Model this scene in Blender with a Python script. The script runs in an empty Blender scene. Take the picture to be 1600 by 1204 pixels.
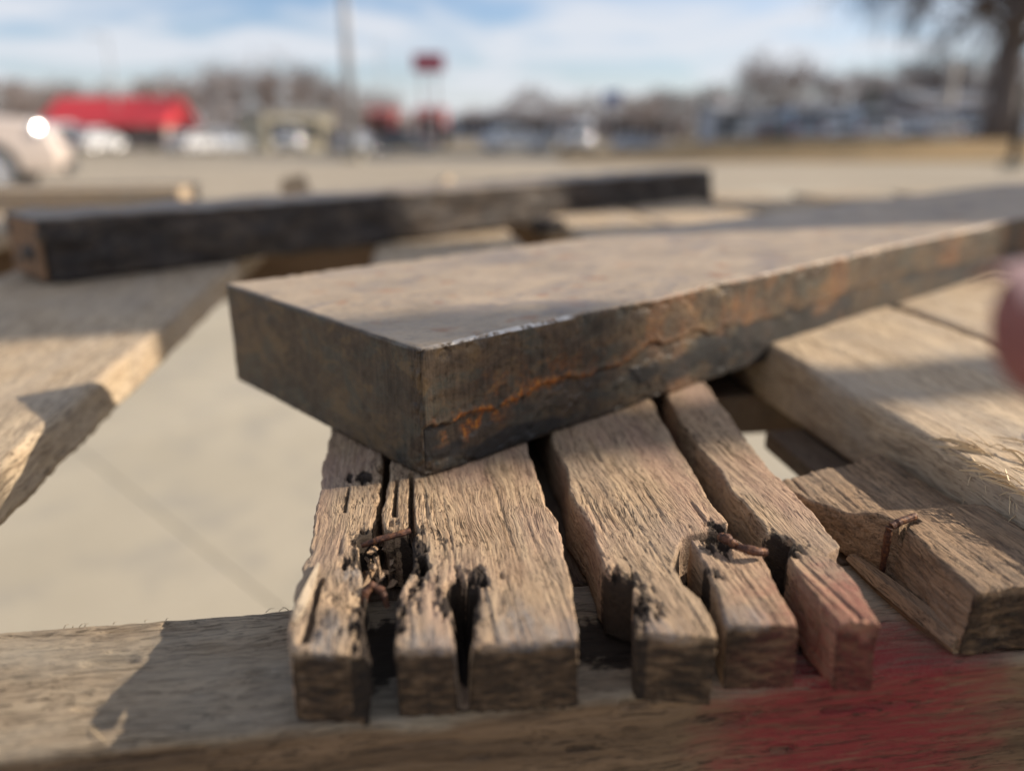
import bpy, bmesh, math, random
import numpy as np
from mathutils import Vector, Matrix

random.seed(7)
rng = np.random.default_rng(7)
sc = bpy.context.scene
R = math.radians

# ------------------------------------------------------------------ camera
CAM_Z = 1.0                 # lens height above the paving
TILT = R(18.0)
F_PX = 1246.0               # focal length in pixels of a 1600 px wide picture
CT, ST = math.cos(TILT), math.sin(TILT)
cam_d = bpy.data.cameras.new('camera')
cam = bpy.data.objects.new('camera', cam_d)
sc.collection.objects.link(cam)
cam.location = (0, 0, CAM_Z)
cam.rotation_euler = (math.pi / 2 - TILT, 0, 0)
cam_d.sensor_width = 36.0
cam_d.lens = 36.0 * F_PX / 1600.0
cam_d.clip_start = 0.01
cam_d.clip_end = 3000
cam_d.dof.use_dof = True
cam_d.dof.focus_distance = 0.201
cam_d.dof.aperture_fstop = 5.3
cam_d.dof.aperture_blades = 0
sc.camera = cam

# ------------------------------------------------------------------ sky, sun, exposure
SUN_AZ = R(15.0)            # from +x towards +y (to the right of and slightly behind the bar)
SUN_EL = R(26.0)
SUN = Vector((math.cos(SUN_EL) * math.cos(SUN_AZ), math.cos(SUN_EL) * math.sin(SUN_AZ), math.sin(SUN_EL)))
world = bpy.data.worlds.new('World')
sc.world = world
world.use_nodes = True


def node(nt, kind, ins=None, **props):
    n = nt.nodes.new(kind)
    for k, v in props.items():
        setattr(n, k, v)
    for k, v in (ins or {}).items():
        s = n.inputs[k]
        if isinstance(v, bpy.types.NodeSocket):
            nt.links.new(v, s)
        else:
            s.default_value = v
    return n


def ramp(nt, fac, stops, interp='LINEAR'):
    n = node(nt, 'ShaderNodeValToRGB', {'Fac': fac})
    cr = n.color_ramp
    cr.interpolation = interp
    while len(cr.elements) < len(stops):
        cr.elements.new(0.5)
    for e, (p, c) in zip(cr.elements, stops):
        e.position = p
        if isinstance(c, (int, float)):
            c = (c, c, c)
        e.color = (*c, 1)
    return n.outputs['Color']


def mixc(nt, fac, a, b, blend='MIX'):
    n = node(nt, 'ShaderNodeMix', data_type='RGBA', blend_type=blend)
    for idx, v in ((0, fac), (6, a), (7, b)):
        if isinstance(v, bpy.types.NodeSocket):
            nt.links.new(v, n.inputs[idx])
        else:
            n.inputs[idx].default_value = v if idx == 0 else (*v, 1)
    return n.outputs[2]


def math_(nt, op, a, b=None, c=None, clamp=False):
    n = node(nt, 'ShaderNodeMath', operation=op, use_clamp=clamp)
    for i, v in enumerate((a, b, c)):
        if v is None:
            continue
        if isinstance(v, bpy.types.NodeSocket):
            nt.links.new(v, n.inputs[i])
        else:
            n.inputs[i].default_value = v
    return n.outputs[0]


def noise(nt, vec, scale, detail=4, rough=0.55, dist=0.0):
    return node(nt, 'ShaderNodeTexNoise', {'Vector': vec, 'Scale': scale, 'Detail': detail, 'Roughness': rough, 'Distortion': dist}).outputs['Fac']


def mapping(nt, vec, scale=(1, 1, 1), loc=(0, 0, 0), rot=(0, 0, 0)):
    return node(nt, 'ShaderNodeMapping', {'Vector': vec, 'Scale': scale, 'Location': loc, 'Rotation': rot}).outputs[0]


wt = world.node_tree
wt.nodes.clear()
sky = node(wt, 'ShaderNodeTexSky', sky_type='NISHITA', sun_disc=False, sun_elevation=SUN_EL,
           sun_rotation=math.pi / 2 - SUN_AZ, altitude=200, air_density=1.0, dust_density=0.6, ozone_density=2.5)
tc = node(wt, 'ShaderNodeTexCoord')
sp = node(wt, 'ShaderNodeSeparateXYZ', {'Vector': tc.outputs['Generated']})
zc = math_(wt, 'MAXIMUM', sp.outputs['Z'], 0.0)
zz = math_(wt, 'ADD', zc, 0.09)
cx = math_(wt, 'DIVIDE', sp.outputs['X'], zz)
cy = math_(wt, 'DIVIDE', sp.outputs['Y'], zz)
cv = node(wt, 'ShaderNodeCombineXYZ', {'X': cx, 'Y': cy, 'Z': 0.0}).outputs[0]
cl1 = noise(wt, mapping(wt, cv, (0.85, 0.70, 1), (3.1, 1.7, 0), (0, 0, R(28))), 1.0, 7, 0.55, 0.6)
cl2 = noise(wt, mapping(wt, cv, (0.22, 0.7, 1), (0.4, 5.2, 0), (0, 0, R(-25))), 1.0, 5, 0.5, 0.3)
clsum = math_(wt, 'ADD', math_(wt, 'MULTIPLY', cl1, 0.6), math_(wt, 'MULTIPLY', cl2, 0.45))
cmask = ramp(wt, clsum, [(0.43, 0.0), (0.56, 1.0)])
horiz = ramp(wt, zc, [(0.0, 0.8), (0.06, 0.35), (0.16, 0.0)])
cm = math_(wt, 'MAXIMUM', cmask, horiz)
cm = math_(wt, 'MULTIPLY', cm, 0.86)
skyc = mixc(wt, 1.0, sky.outputs[0], (1.06, 1.12, 1.30), 'MULTIPLY')
skyc = mixc(wt, cm, skyc, (7.4, 7.6, 8.1))
bg = node(wt, 'ShaderNodeBackground', {'Color': skyc, 'Strength': 0.076})
wo = node(wt, 'ShaderNodeOutputWorld', {'Surface': bg.outputs[0]})

sun_d = bpy.data.lights.new('sun', 'SUN')
sun_d.energy = 5.0
sun_d.angle = R(0.5)
sun_d.color = (1.0, 0.87, 0.70)
sun = bpy.data.objects.new('sun', sun_d)
sc.collection.objects.link(sun)
sun.rotation_euler = SUN.to_track_quat('Z', 'Y').to_euler()
sun.location = (6, 2, 6)

sc.view_settings.view_transform = 'Standard'
sc.view_settings.look = 'None'
sc.view_settings.exposure = 0.50
sc.view_settings.gamma = 1.0
sc.view_settings.use_curve_mapping = False
sc.cycles.use_denoising = True
sc.cycles.max_bounces = 6
sc.cycles.sample_clamp_indirect = 6.0


# ------------------------------------------------------------------ projection helpers (pixel of the 1600 px photo -> place)
def ray(px, py):
    vd = (py - 602.0) / F_PX
    return (px - 800.0) / F_PX, CT - vd * ST, -(ST + vd * CT)   # x, y, z


def at_h(px, py, h):
    """point h metres below the lens"""
    x, y, z = ray(px, py)
    t = -h / z
    return x * t, y * t


def at_d(px, py, d):
    """point d metres ahead: x, z"""
    x, y, z = ray(px, py)
    t = d / y
    return x * t, CAM_Z + z * t


# ------------------------------------------------------------------ numpy noise
def _hash(ix, iy, iz, seed):
    n = (ix * 374761393 + iy * 668265263 + iz * 2147483647 + seed * 1274126177) & 0xFFFFFFFF
    n = ((n ^ (n >> 13)) * 1274126177) & 0xFFFFFFFF
    n = (n ^ (n >> 16)) & 0xFFFFFFFF
    return n.astype(np.float64) / 4294967295.0


def vnoise(x, y, z=None, seed=0):
    x = np.asarray(x, float); y = np.asarray(y, float)
    z = np.zeros_like(x) if z is None else np.asarray(z, float)
    x, y, z = np.broadcast_arrays(x, y, z)
    ix, iy, iz = (np.floor(a).astype(np.int64) for a in (x, y, z))
    fx, fy, fz = x - ix, y - iy, z - iz
    fx, fy, fz = (f * f * f * (f * (f * 6 - 15) + 10) for f in (fx, fy, fz))
    out = 0
    for dx in (0, 1):
        wx = fx if dx else 1 - fx
        for dy in (0, 1):
            wy = fy if dy else 1 - fy
            for dz in (0, 1):
                wz = fz if dz else 1 - fz
                out = out + wx * wy * wz * _hash(ix + dx, iy + dy, iz + dz, seed)
    return out


def fbm(x, y, z=None, seed=0, octv=4, gain=0.5):
    s, a, t = 0, 1.0, 0
    z0 = 0 if z is None else z
    for o in range(octv):
        f = 2.0 ** o
        s = s + a * vnoise(np.asarray(x) * f, np.asarray(y) * f, np.asarray(z0) * f, seed + o * 17)
        t += a
        a *= gain
    return s / t


def sstep(a, b, x):
    t = np.clip((x - a) / (b - a), 0, 1)
    return t * t * (3 - 2 * t)


# ------------------------------------------------------------------ object helpers
def link(o, parent=None):
    sc.collection.objects.link(o)
    if parent is not None:
        o.parent = parent
    return o


def thing(name, label, cat, loc=(0, 0, 0), rz=0.0, group=None):
    o = bpy.data.objects.new(name, None)
    o.empty_display_size = 0.05
    o.location = loc
    o.rotation_euler = (0, 0, rz)
    tag(o, label, cat, group)
    return link(o)


def tag(o, label=None, cat=None, group=None, kind=None):
    if label: o['label'] = label
    if cat: o['category'] = cat
    if group: o['group'] = group
    if kind: o['kind'] = kind
    return o


def mesh_obj(name, verts, faces, mat, parent=None, smooth=False):
    me = bpy.data.meshes.new(name)
    me.from_pydata([tuple(v) for v in verts], [], [tuple(f) for f in faces])
    if smooth:
        me.shade_smooth()
    if mat is not None:
        me.materials.append(mat)
    me.update()
    return link(bpy.data.objects.new(name, me), parent)


def np_mesh(name, V, Q, mat, smooth=True):
    me = bpy.data.meshes.new(name)
    V = np.ascontiguousarray(V, np.float32)
    Q = np.ascontiguousarray(Q, np.int32)
    me.vertices.add(len(V))
    me.vertices.foreach_set('co', V.ravel())
    me.loops.add(Q.size)
    me.loops.foreach_set('vertex_index', Q.ravel())
    me.polygons.add(len(Q))
    me.polygons.foreach_set('loop_start', np.arange(0, Q.size, 4, dtype=np.int32))
    me.polygons.foreach_set('use_smooth', np.full(len(Q), smooth))
    me.update(calc_edges=True)
    if mat is not None:
        me.materials.append(mat)
    return me


def np_normals(V, Q):
    a = V[Q[:, 2]] - V[Q[:, 0]]
    b = V[Q[:, 3]] - V[Q[:, 1]]
    n = np.cross(a, b)
    out = np.zeros_like(V)
    for k in range(4):
        for d in range(3):
            out[:, d] += np.bincount(Q[:, k], n[:, d], len(V))
    return out / np.maximum(np.linalg.norm(out, axis=1, keepdims=True), 1e-12)


def attr(me, name, vals):
    a = me.attributes.new(name, 'FLOAT', 'POINT')
    a.data.foreach_set('value', np.ascontiguousarray(vals, np.float32))


def boxgrid(nx, ny, nz):
    """surface lattice of a box: integer coords and outward quads, shared vertices"""
    idx = -np.ones((nx + 1, ny + 1, nz + 1), np.int64)
    I, J, K = np.meshgrid(np.arange(nx + 1), np.arange(ny + 1), np.arange(nz + 1), indexing='ij')
    m = (I == 0) | (I == nx) | (J == 0) | (J == ny) | (K == 0) | (K == nz)
    idx[m] = np.arange(m.sum())
    C = np.stack([I[m], J[m], K[m]], 1)
    qs = []

    def quad(g, flip):
        q = np.stack([g[:-1, :-1], g[1:, :-1], g[1:, 1:], g[:-1, 1:]], -1).reshape(-1, 4)
        qs.append(q[:, ::-1] if flip else q)
    quad(idx[:, :, nz], False); quad(idx[:, :, 0], True)
    quad(idx[nx, :, :], False); quad(idx[0, :, :], True)
    quad(idx[:, 0, :], False); quad(idx[:, ny, :], True)
    return C, np.concatenate(qs)


class MB:
    """collects boxes, tubes and prisms into one mesh"""
    def __init__(self):
        self.v, self.f = [], []

    def add(self, vs, fs):
        o = len(self.v)
        self.v += [tuple(v) for v in vs]
        self.f += [tuple(i + o for i in f) for f in fs]
        return self

    def box(self, x0, x1, y0, y1, z0, z1, taper=0.0):
        t = taper
        vs = [(x0, y0, z0), (x1, y0, z0), (x1, y1, z0), (x0, y1, z0),
              (x0 + t, y0 + t, z1), (x1 - t, y0 + t, z1), (x1 - t, y1 - t, z1), (x0 + t, y1 - t, z1)]
        return self.add(vs, [(3, 2, 1, 0), (4, 5, 6, 7), (0, 1, 5, 4), (1, 2, 6, 5), (2, 3, 7, 6), (3, 0, 4, 7)])

    def tube(self, pts, rad, n=8, cap=True):
        pts = [Vector(p) for p in pts]
        if not hasattr(rad, '__len__'):
            rad = [rad] * len(pts)
        vs, fs = [], []
        for i, p in enumerate(pts):
            d = (pts[min(i + 1, len(pts) - 1)] - pts[max(i - 1, 0)]).normalized()
            a = Vector((0, 0, 1)) if abs(d.z) < 0.9 else Vector((1, 0, 0))
            s = d.cross(a).normalized(); t = s.cross(d).normalized()
            for k in range(n):
                q = 2 * math.pi * k / n
                vs.append(p + (s * math.cos(q) + t * math.sin(q)) * rad[i])
        for i in range(len(pts) - 1):
            for k in range(n):
                a, b = i * n + k, i * n + (k + 1) % n
                fs.append((a, b, b + n, a + n))
        if cap:
            fs.append(tuple(range(n))[::-1])
            fs.append(tuple((len(pts) - 1) * n + k for k in range(n)))
        return self.add(vs, fs)

    def prism(self, prof, y0, y1, inset=None):
        """closed (x, z) profile swept from y0 to y1"""
        n = len(prof)
        vs = [(x, y0, z) for x, z in prof] + [(x, y1, z) for x, z in prof]
        fs = [tuple(range(n)), tuple(range(2 * n - 1, n - 1, -1))]
        fs += [(i, i + n, (i + 1) % n + n, (i + 1) % n) for i in range(n)]
        return self.add(vs, fs)

    def build(self, name, mat, parent=None, smooth=False, bevel=0.0, seg=2):
        me = bpy.data.meshes.new(name)
        me.from_pydata(self.v, [], self.f)
        bm = bmesh.new(); bm.from_mesh(me)
        bmesh.ops.recalc_face_normals(bm, faces=bm.faces)
        if bevel:
            bmesh.ops.bevel(bm, geom=list(bm.edges), offset=bevel, segments=seg, profile=0.5, affect='EDGES', clamp_overlap=True)
        bm.to_mesh(me); bm.free()
        if smooth:
            me.shade_smooth()
        if mat is not None:
            me.materials.append(mat)
        return link(bpy.data.objects.new(name, me), parent)


def copy_tree(o, parent=None):
    c = o.copy()
    sc.collection.objects.link(c)
    c.parent = parent
    for ch in list(o.children):
        copy_tree(ch, c)
    return c


# ------------------------------------------------------------------ materials
def new_mat(name):
    m = bpy.data.materials.new(name)
    m.use_nodes = True
    nt = m.node_tree
    nt.nodes.clear()
    b = node(nt, 'ShaderNodeBsdfPrincipled')
    node(nt, 'ShaderNodeOutputMaterial', {'Surface': b.outputs[0]})
    return m, nt, b


def setp(nt, b, **kw):
    for k, v in kw.items():
        k = k.replace('_', ' ')
        s = b.inputs[k]
        if isinstance(v, bpy.types.NodeSocket):
            nt.links.new(v, s)
        elif isinstance(v, tuple) and len(v) == 3:
            s.default_value = (*v, 1)
        else:
            s.default_value = v


def simple(name, col, rough=0.6, metal=0.0, var=0.18, scale=6.0, coat=0.0):
    m, nt, b = new_mat(name)
    t = node(nt, 'ShaderNodeTexCoord').outputs['Object']
    n = noise(nt, t, scale, 4)
    lo = tuple(c * (1 - var) for c in col); hi = tuple(min(1, c * (1 + var)) for c in col)
    setp(nt, b, Base_Color=ramp(nt, n, [(0.3, lo), (0.7, hi)]), Roughness=rough, Metallic=metal, Coat_Weight=coat)
    return m


def wood_mat(name, light, mid, dark, grey, pink=0.0, rot=False, paint=False, bump=0.35, grain=1.0, greyness=0.5, fuzz=0.0, crack=0.6, axis='Y', side=False):
    """weathered timber, grain along local Y (or X)"""
    m, nt, b = new_mat(name)
    t = node(nt, 'ShaderNodeTexCoord').outputs['Object']
    if axis == 'X':
        t = mapping(nt, t, rot=(0, 0, math.pi / 2))
    wob = node(nt, 'ShaderNodeTexNoise', {'Vector': mapping(nt, t, (55, 24, 55)), 'Scale': 1.0, 'Detail': 3})
    wv = node(nt, 'ShaderNodeVectorMath', {0: wob.outputs['Color'], 1: (0.5, 0.5, 0.5)}, operation='SUBTRACT').outputs[0]
    wv = node(nt, 'ShaderNodeVectorMath', {0: wv, 1: (0.008, 0.0, 0.008)}, operation='MULTIPLY').outputs[0]
    tw = node(nt, 'ShaderNodeVectorMath', {0: t, 1: wv}, operation='ADD').outputs[0]
    g1 = noise(nt, mapping(nt, tw, (260 * grain, 7, 260 * grain)), 1.0, 6, 0.65)
    g2 = noise(nt, mapping(nt, tw, (1300 * grain, 55, 1300 * grain)), 1.0, 4, 0.6)
    g3 = noise(nt, mapping(nt, tw, (3400 * grain, 160, 3400 * grain)), 1.0, 3, 0.6)
    blot = noise(nt, mapping(nt, t, (45, 18, 45)), 1.0, 4, 0.6)
    col = ramp(nt, g1, [(0.22, dark), (0.42, mid), (0.62, light)])
    xs = noise(nt, mapping(nt, t, (300, 1500, 300), (2, 9, 4)), 1.0, 3, 0.6)
    col = mixc(nt, ramp(nt, xs, [(0.32, 0.35), (0.46, 0.0)]), col, mid)
    col = mixc(nt, ramp(nt, g2, [(0.36, 0.72), (0.52, 0.0)]), col, dark)
    lines = ramp(nt, g3, [(0.33, crack), (0.44, 0.0)])
    col = mixc(nt, lines, col, tuple(c * 0.45 for c in dark))
    g4 = noise(nt, mapping(nt, tw, (2700 * grain, 75, 2700 * grain), (3, 5, 1)), 1.0, 2, 0.5)
    g5 = noise(nt, mapping(nt, tw, (1350 * grain, 34, 1350 * grain), (8, 2, 6)), 1.0, 3, 0.5)
    where = noise(nt, mapping(nt, t, (90, 22, 90), (2, 2, 2)), 1.0, 3, 0.5)
    wh = ramp(nt, where, [(0.38, 0.25), (0.6, 1.0)])
    fl = math_(nt, 'MULTIPLY', ramp(nt, g4, [(0.35, 1.0), (0.42, 0.0)]), wh)
    fl2 = math_(nt, 'MULTIPLY', ramp(nt, g5, [(0.33, 1.0), (0.365, 0.0)]), wh)
    fis = math_(nt, 'MAXIMUM', fl, fl2)
    col = mixc(nt, math_(nt, 'MULTIPLY', fis, min(1.0, crack * 1.15)), col, tuple(c * 0.3 for c in dark))
    col = mixc(nt, math_(nt, 'MULTIPLY', ramp(nt, blot, [(0.42, 0.0), (0.66, 1.0)]), greyness), col, grey)
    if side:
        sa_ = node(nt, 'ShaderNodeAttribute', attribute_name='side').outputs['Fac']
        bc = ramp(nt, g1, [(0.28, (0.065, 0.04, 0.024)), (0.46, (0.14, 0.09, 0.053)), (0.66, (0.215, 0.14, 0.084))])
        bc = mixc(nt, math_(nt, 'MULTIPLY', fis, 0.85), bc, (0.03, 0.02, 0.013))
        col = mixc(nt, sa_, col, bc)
    if pink:
        pk = noise(nt, mapping(nt, t, (60, 25, 60), (7, 3, 1)), 1.0, 3, 0.5)
        col = mixc(nt, math_(nt, 'MULTIPLY', ramp(nt, pk, [(0.45, 0.0), (0.65, 1.0)]), pink), col, (0.42, 0.235, 0.19))
    fine = noise(nt, t, 2600, 3, 0.6)
    if paint:
        pa = node(nt, 'ShaderNodeAttribute', attribute_name='paint').outputs['Fac']
        pf = math_(nt, 'MULTIPLY', pa, ramp(nt, g2, [(0.34, 0.25), (0.54, 1.0)]))
        pf = math_(nt, 'MULTIPLY', pf, math_(nt, 'MULTIPLY_ADD', fis, -0.85, 1.0))
        pf = math_(nt, 'MULTIPLY', pf, ramp(nt, g1, [(0.26, 0.45), (0.42, 1.0)]))
        pf = math_(nt, 'MULTIPLY', pf, ramp(nt, fine, [(0.32, 0.5), (0.55, 1.0)]))
        col = mixc(nt, pf, col, (0.20, 0.020, 0.026))
        en = node(nt, 'ShaderNodeAttribute', attribute_name='endgrain').outputs['Fac']
        rings = noise(nt, mapping(nt, t, (170, 30, 620), (1, 1, 1), (0, R(28), 0)), 1.0, 4, 0.6, 0.4)
        ec = ramp(nt, rings, [(0.36, (0.012, 0.008, 0.006)), (0.5, (0.045, 0.027, 0.016)), (0.66, (0.14, 0.088, 0.05))])
        col = mixc(nt, math_(nt, 'MULTIPLY', en, 0.95), col, ec)
        col = mixc(nt, math_(nt, 'MULTIPLY', pf, 0.75), col, (0.22, 0.03, 0.032))
        ba = node(nt, 'ShaderNodeAttribute', attribute_name='blue').outputs['Fac']
        ba = math_(nt, 'MULTIPLY', ba, ramp(nt, g2, [(0.40, 0.15), (0.56, 1.0)]))
        col = mixc(nt, ba, col, (0.155, 0.165, 0.18))
    if rot:
        ra = node(nt, 'ShaderNodeAttribute', attribute_name='rot').outputs['Fac']
        rn = noise(nt, t, 420, 5, 0.65)
        rn2 = noise(nt, mapping(nt, t, (900, 120, 900)), 1.0, 5, 0.7)
        rf = math_(nt, 'MULTIPLY_ADD', math_(nt, 'MULTIPLY_ADD', rn, 0.5, math_(nt, 'MULTIPLY', rn2, 0.9)), 1.3, math_(nt, 'MULTIPLY_ADD', ra, 1.5, -1.5), clamp=True)
        col = mixc(nt, ramp(nt, rf, [(0.05, 0.0), (0.45, 0.93)]), col, (0.020, 0.014, 0.011))
    hgt = math_(nt, 'ADD', math_(nt, 'MULTIPLY', g1, 0.5), math_(nt, 'MULTIPLY', g2, 0.7))
    hgt = math_(nt, 'ADD', hgt, math_(nt, 'MULTIPLY', g3, 0.35))
    hgt = math_(nt, 'ADD', hgt, math_(nt, 'MULTIPLY', fine, 0.18))
    hgt = math_(nt, 'SUBTRACT', hgt, math_(nt, 'MULTIPLY', fis, 0.8 * crack))
    bp = node(nt, 'ShaderNodeBump', {'Height': hgt, 'Strength': bump, 'Distance': 0.0008})
    setp(nt, b, Base_Color=col, Roughness=0.82, Specular_IOR_Level=0.25)
    nt.links.new(bp.outputs[0], b.inputs['Normal'])
    if fuzz:
        setp(nt, b, Sheen_Weight=fuzz, Sheen_Roughness=0.4)
    return m


M_strip = wood_mat('old_oak', (0.50, 0.355, 0.22), (0.39, 0.27, 0.168), (0.145, 0.088, 0.052), (0.30, 0.24, 0.185), pink=0.25, rot=True, paint=True, bump=0.75, greyness=0.55, crack=1.0)
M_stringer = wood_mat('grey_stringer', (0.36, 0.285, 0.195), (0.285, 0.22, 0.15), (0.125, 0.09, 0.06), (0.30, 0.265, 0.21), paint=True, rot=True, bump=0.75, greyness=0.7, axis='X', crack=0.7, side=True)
M_board = wood_mat('pale_board', (0.54, 0.42, 0.285), (0.45, 0.345, 0.23), (0.25, 0.175, 0.11), (0.37, 0.31, 0.245), bump=0.7, greyness=0.5, grain=0.5, crack=0.75)
M_fresh = wood_mat('sawn_board', (0.56, 0.43, 0.285), (0.47, 0.355, 0.235), (0.29, 0.205, 0.13), (0.40, 0.33, 0.255), bump=0.8, greyness=0.7, grain=0.55, crack=0.5)
M_broken = wood_mat('broken_oak', (0.37, 0.245, 0.145), (0.26, 0.165, 0.095), (0.085, 0.054, 0.035), (0.24, 0.20, 0.16), rot=True, paint=True, bump=0.7, greyness=0.35, crack=0.8)
M_fibre = simple('pale_fibre', (0.62, 0.47, 0.28), 0.7, var=0.15, scale=300)


def steel_mat(name, c_dark, c_mid, c_ochre, c_teal, top=(0.30, 0.265, 0.215), topmix=0.75, rough=0.5, metal=0.12, spec=0.32):
    m, nt, b = new_mat(name)
    t = node(nt, 'ShaderNodeTexCoord').outputs['Object']
    big = noise(nt, mapping(nt, t, (38, 38, 70)), 1.0, 5, 0.6, 0.5)
    bl2 = noise(nt, mapping(nt, t, (60, 60, 90), (4, 2, 9)), 1.0, 4, 0.55, 0.8)
    streak = noise(nt, mapping(nt, t, (1500, 1500, 60)), 1.0, 4, 0.65)
    fine = noise(nt, t, 2400, 3, 0.7)
    mids = noise(nt, t, 420, 5, 0.65)
    col = ramp(nt, big, [(0.32, c_dark), (0.52, c_mid), (0.70, c_ochre)])
    col = mixc(nt, ramp(nt, bl2, [(0.50, 0.0), (0.60, 0.75)]), col, c_teal)
    bl3 = noise(nt, mapping(nt, t, (75, 75, 120), (14, 7, 3)), 1.0, 5, 0.6, 1.2)
    col = mixc(nt, ramp(nt, bl3, [(0.54, 0.0), (0.64, 0.7)]), col, c_ochre)
    col = mixc(nt, ramp(nt, bl3, [(0.36, 0.7), (0.46, 0.0)]), col, c_dark)
    col = mixc(nt, ramp(nt, streak, [(0.42, 0.0), (0.62, 0.42)]), col, tuple(min(1, c * 2.1) for c in c_mid))
    col = mixc(nt, ramp(nt, mids, [(0.30, 0.75), (0.48, 0.0)]), col, tuple(c * 0.4 for c in c_dark))
    col = mixc(nt, ramp(nt, fine, [(0.60, 0.0), (0.74, 0.5)]), col, tuple(min(1, c * 2.6) for c in c_mid))
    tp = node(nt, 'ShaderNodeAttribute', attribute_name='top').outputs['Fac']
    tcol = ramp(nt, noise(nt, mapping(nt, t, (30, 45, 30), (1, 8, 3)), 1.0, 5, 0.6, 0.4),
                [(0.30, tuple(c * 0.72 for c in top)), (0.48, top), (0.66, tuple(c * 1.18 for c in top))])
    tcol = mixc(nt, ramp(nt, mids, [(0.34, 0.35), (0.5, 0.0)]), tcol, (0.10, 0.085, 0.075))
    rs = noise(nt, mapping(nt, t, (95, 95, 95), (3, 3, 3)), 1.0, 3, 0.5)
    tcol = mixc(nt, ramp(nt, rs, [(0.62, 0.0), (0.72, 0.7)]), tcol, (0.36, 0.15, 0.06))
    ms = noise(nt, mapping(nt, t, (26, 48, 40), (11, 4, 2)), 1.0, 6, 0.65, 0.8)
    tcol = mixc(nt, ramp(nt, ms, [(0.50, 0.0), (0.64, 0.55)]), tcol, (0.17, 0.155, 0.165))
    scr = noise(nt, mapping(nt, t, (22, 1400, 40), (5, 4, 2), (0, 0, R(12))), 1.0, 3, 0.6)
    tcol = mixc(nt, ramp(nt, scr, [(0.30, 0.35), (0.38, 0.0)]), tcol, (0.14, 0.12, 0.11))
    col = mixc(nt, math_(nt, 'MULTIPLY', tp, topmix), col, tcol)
    ra = node(nt, 'ShaderNodeAttribute', attribute_name='rust').outputs['Fac']
    rn = noise(nt, t, 900, 5, 0.7)
    rc = ramp(nt, rn, [(0.3, (0.16, 0.040, 0.012)), (0.5, (0.42, 0.125, 0.016)), (0.68, (0.62, 0.27, 0.035))])
    rfac = math_(nt, 'MULTIPLY', ra, ramp(nt, noise(nt, t, 620, 4, 0.65), [(0.36, 0.15), (0.6, 1.0)]))
    col = mixc(nt, rfac, col, rc)
    sa = node(nt, 'ShaderNodeAttribute', attribute_name='scale').outputs['Fac']
    col = mixc(nt, sa, col, (0.022, 0.022, 0.022))
    hgt = math_(nt, 'ADD', math_(nt, 'MULTIPLY', mids, 0.7), math_(nt, 'ADD', math_(nt, 'MULTIPLY', fine, 0.3), math_(nt, 'MULTIPLY', streak, 0.25)))
    bs = math_(nt, 'MULTIPLY_ADD', tp, -0.25, 0.45)
    bp = node(nt, 'ShaderNodeBump', {'Height': hgt, 'Strength': bs, 'Distance': 0.0007})
    rg = ramp(nt, mids, [(0.3, rough - 0.12), (0.7, rough + 0.15)])
    rg = mixc(nt, rfac, rg, (0.9, 0.9, 0.9))
    rg = mixc(nt, tp, rg, ramp(nt, mids, [(0.3, 0.48), (0.7, 0.68)]))
    ea = node(nt, 'ShaderNodeAttribute', attribute_name='edge').outputs['Fac']
    ef = math_(nt, 'MULTIPLY', ea, ramp(nt, noise(nt, t, 380, 3, 0.6), [(0.36, 0.0), (0.5, 1.0)]))
    col = mixc(nt, ef, col, (0.62, 0.58, 0.53))
    rg = mixc(nt, ef, rg, (0.32, 0.32, 0.32))
    me_ = math_(nt, 'ADD', math_(nt, 'MULTIPLY_ADD', ra, -metal, metal, clamp=True), math_(nt, 'MULTIPLY', ef, 0.6), clamp=True)
    setp(nt, b, Base_Color=col, Roughness=rg, Metallic=me_, Specular_IOR_Level=math_(nt, 'MULTIPLY_ADD', tp, 0.12, spec))
    nt.links.new(bp.outputs[0], b.inputs['Normal'])
    return m


M_steel = steel_mat('brown_mill_scale', (0.028, 0.021, 0.016), (0.076, 0.053, 0.034), (0.150, 0.098, 0.048), (0.058, 0.062, 0.050), top=(0.47, 0.36, 0.25), rough=0.50)
M_black = steel_mat('black_mill_scale', (0.015, 0.014, 0.014), (0.046, 0.036, 0.030), (0.11, 0.082, 0.058), (0.040, 0.036, 0.034), top=(0.30, 0.25, 0.20), rough=0.62, metal=0.0, spec=0.18)
M_cut = simple('brown_cut_end', (0.21, 0.105, 0.042), 0.7, var=0.35, scale=120)


def rust_mat():
    m, nt, b = new_mat('rusty_nail')
    t = node(nt, 'ShaderNodeTexCoord').outputs['Object']
    n = noise(nt, t, 700, 5, 0.7)
    setp(nt, b, Base_Color=ramp(nt, n, [(0.34, (0.03, 0.014, 0.010)), (0.52, (0.11, 0.045, 0.026)), (0.70, (0.30, 0.13, 0.045))]), Roughness=0.6, Metallic=0.3)
    bp = node(nt, 'ShaderNodeBump', {'Height': n, 'Strength': 0.6, 'Distance': 0.0006})
    nt.links.new(bp.outputs[0], b.inputs['Normal'])
    return m


M_rust = rust_mat()


def concrete_mat():
    m, nt, b = new_mat('concrete')
    t = node(nt, 'ShaderNodeTexCoord').outputs['Object']
    a = noise(nt, t, 1.3, 6, 0.6)
    f = noise(nt, t, 60, 4, 0.6)
    col = ramp(nt, a, [(0.3, (0.355, 0.31, 0.23)), (0.7, (0.45, 0.395, 0.30))])
    col = mixc(nt, ramp(nt, f, [(0.35, 0.25), (0.6, 0.0)]), col, (0.30, 0.27, 0.22))
    col = mixc(nt, ramp(nt, noise(nt, t, 5.0, 4), [(0.50, 0.0), (0.66, 0.5)]), col, (0.27, 0.25, 0.215))
    setp(nt, b, Base_Color=col, Roughness=0.85)
    bp = node(nt, 'ShaderNodeBump', {'Height': f, 'Strength': 0.2, 'Distance': 0.004})
    nt.links.new(bp.outputs[0], b.inputs['Normal'])
    return m


M_conc = concrete_mat()


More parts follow.
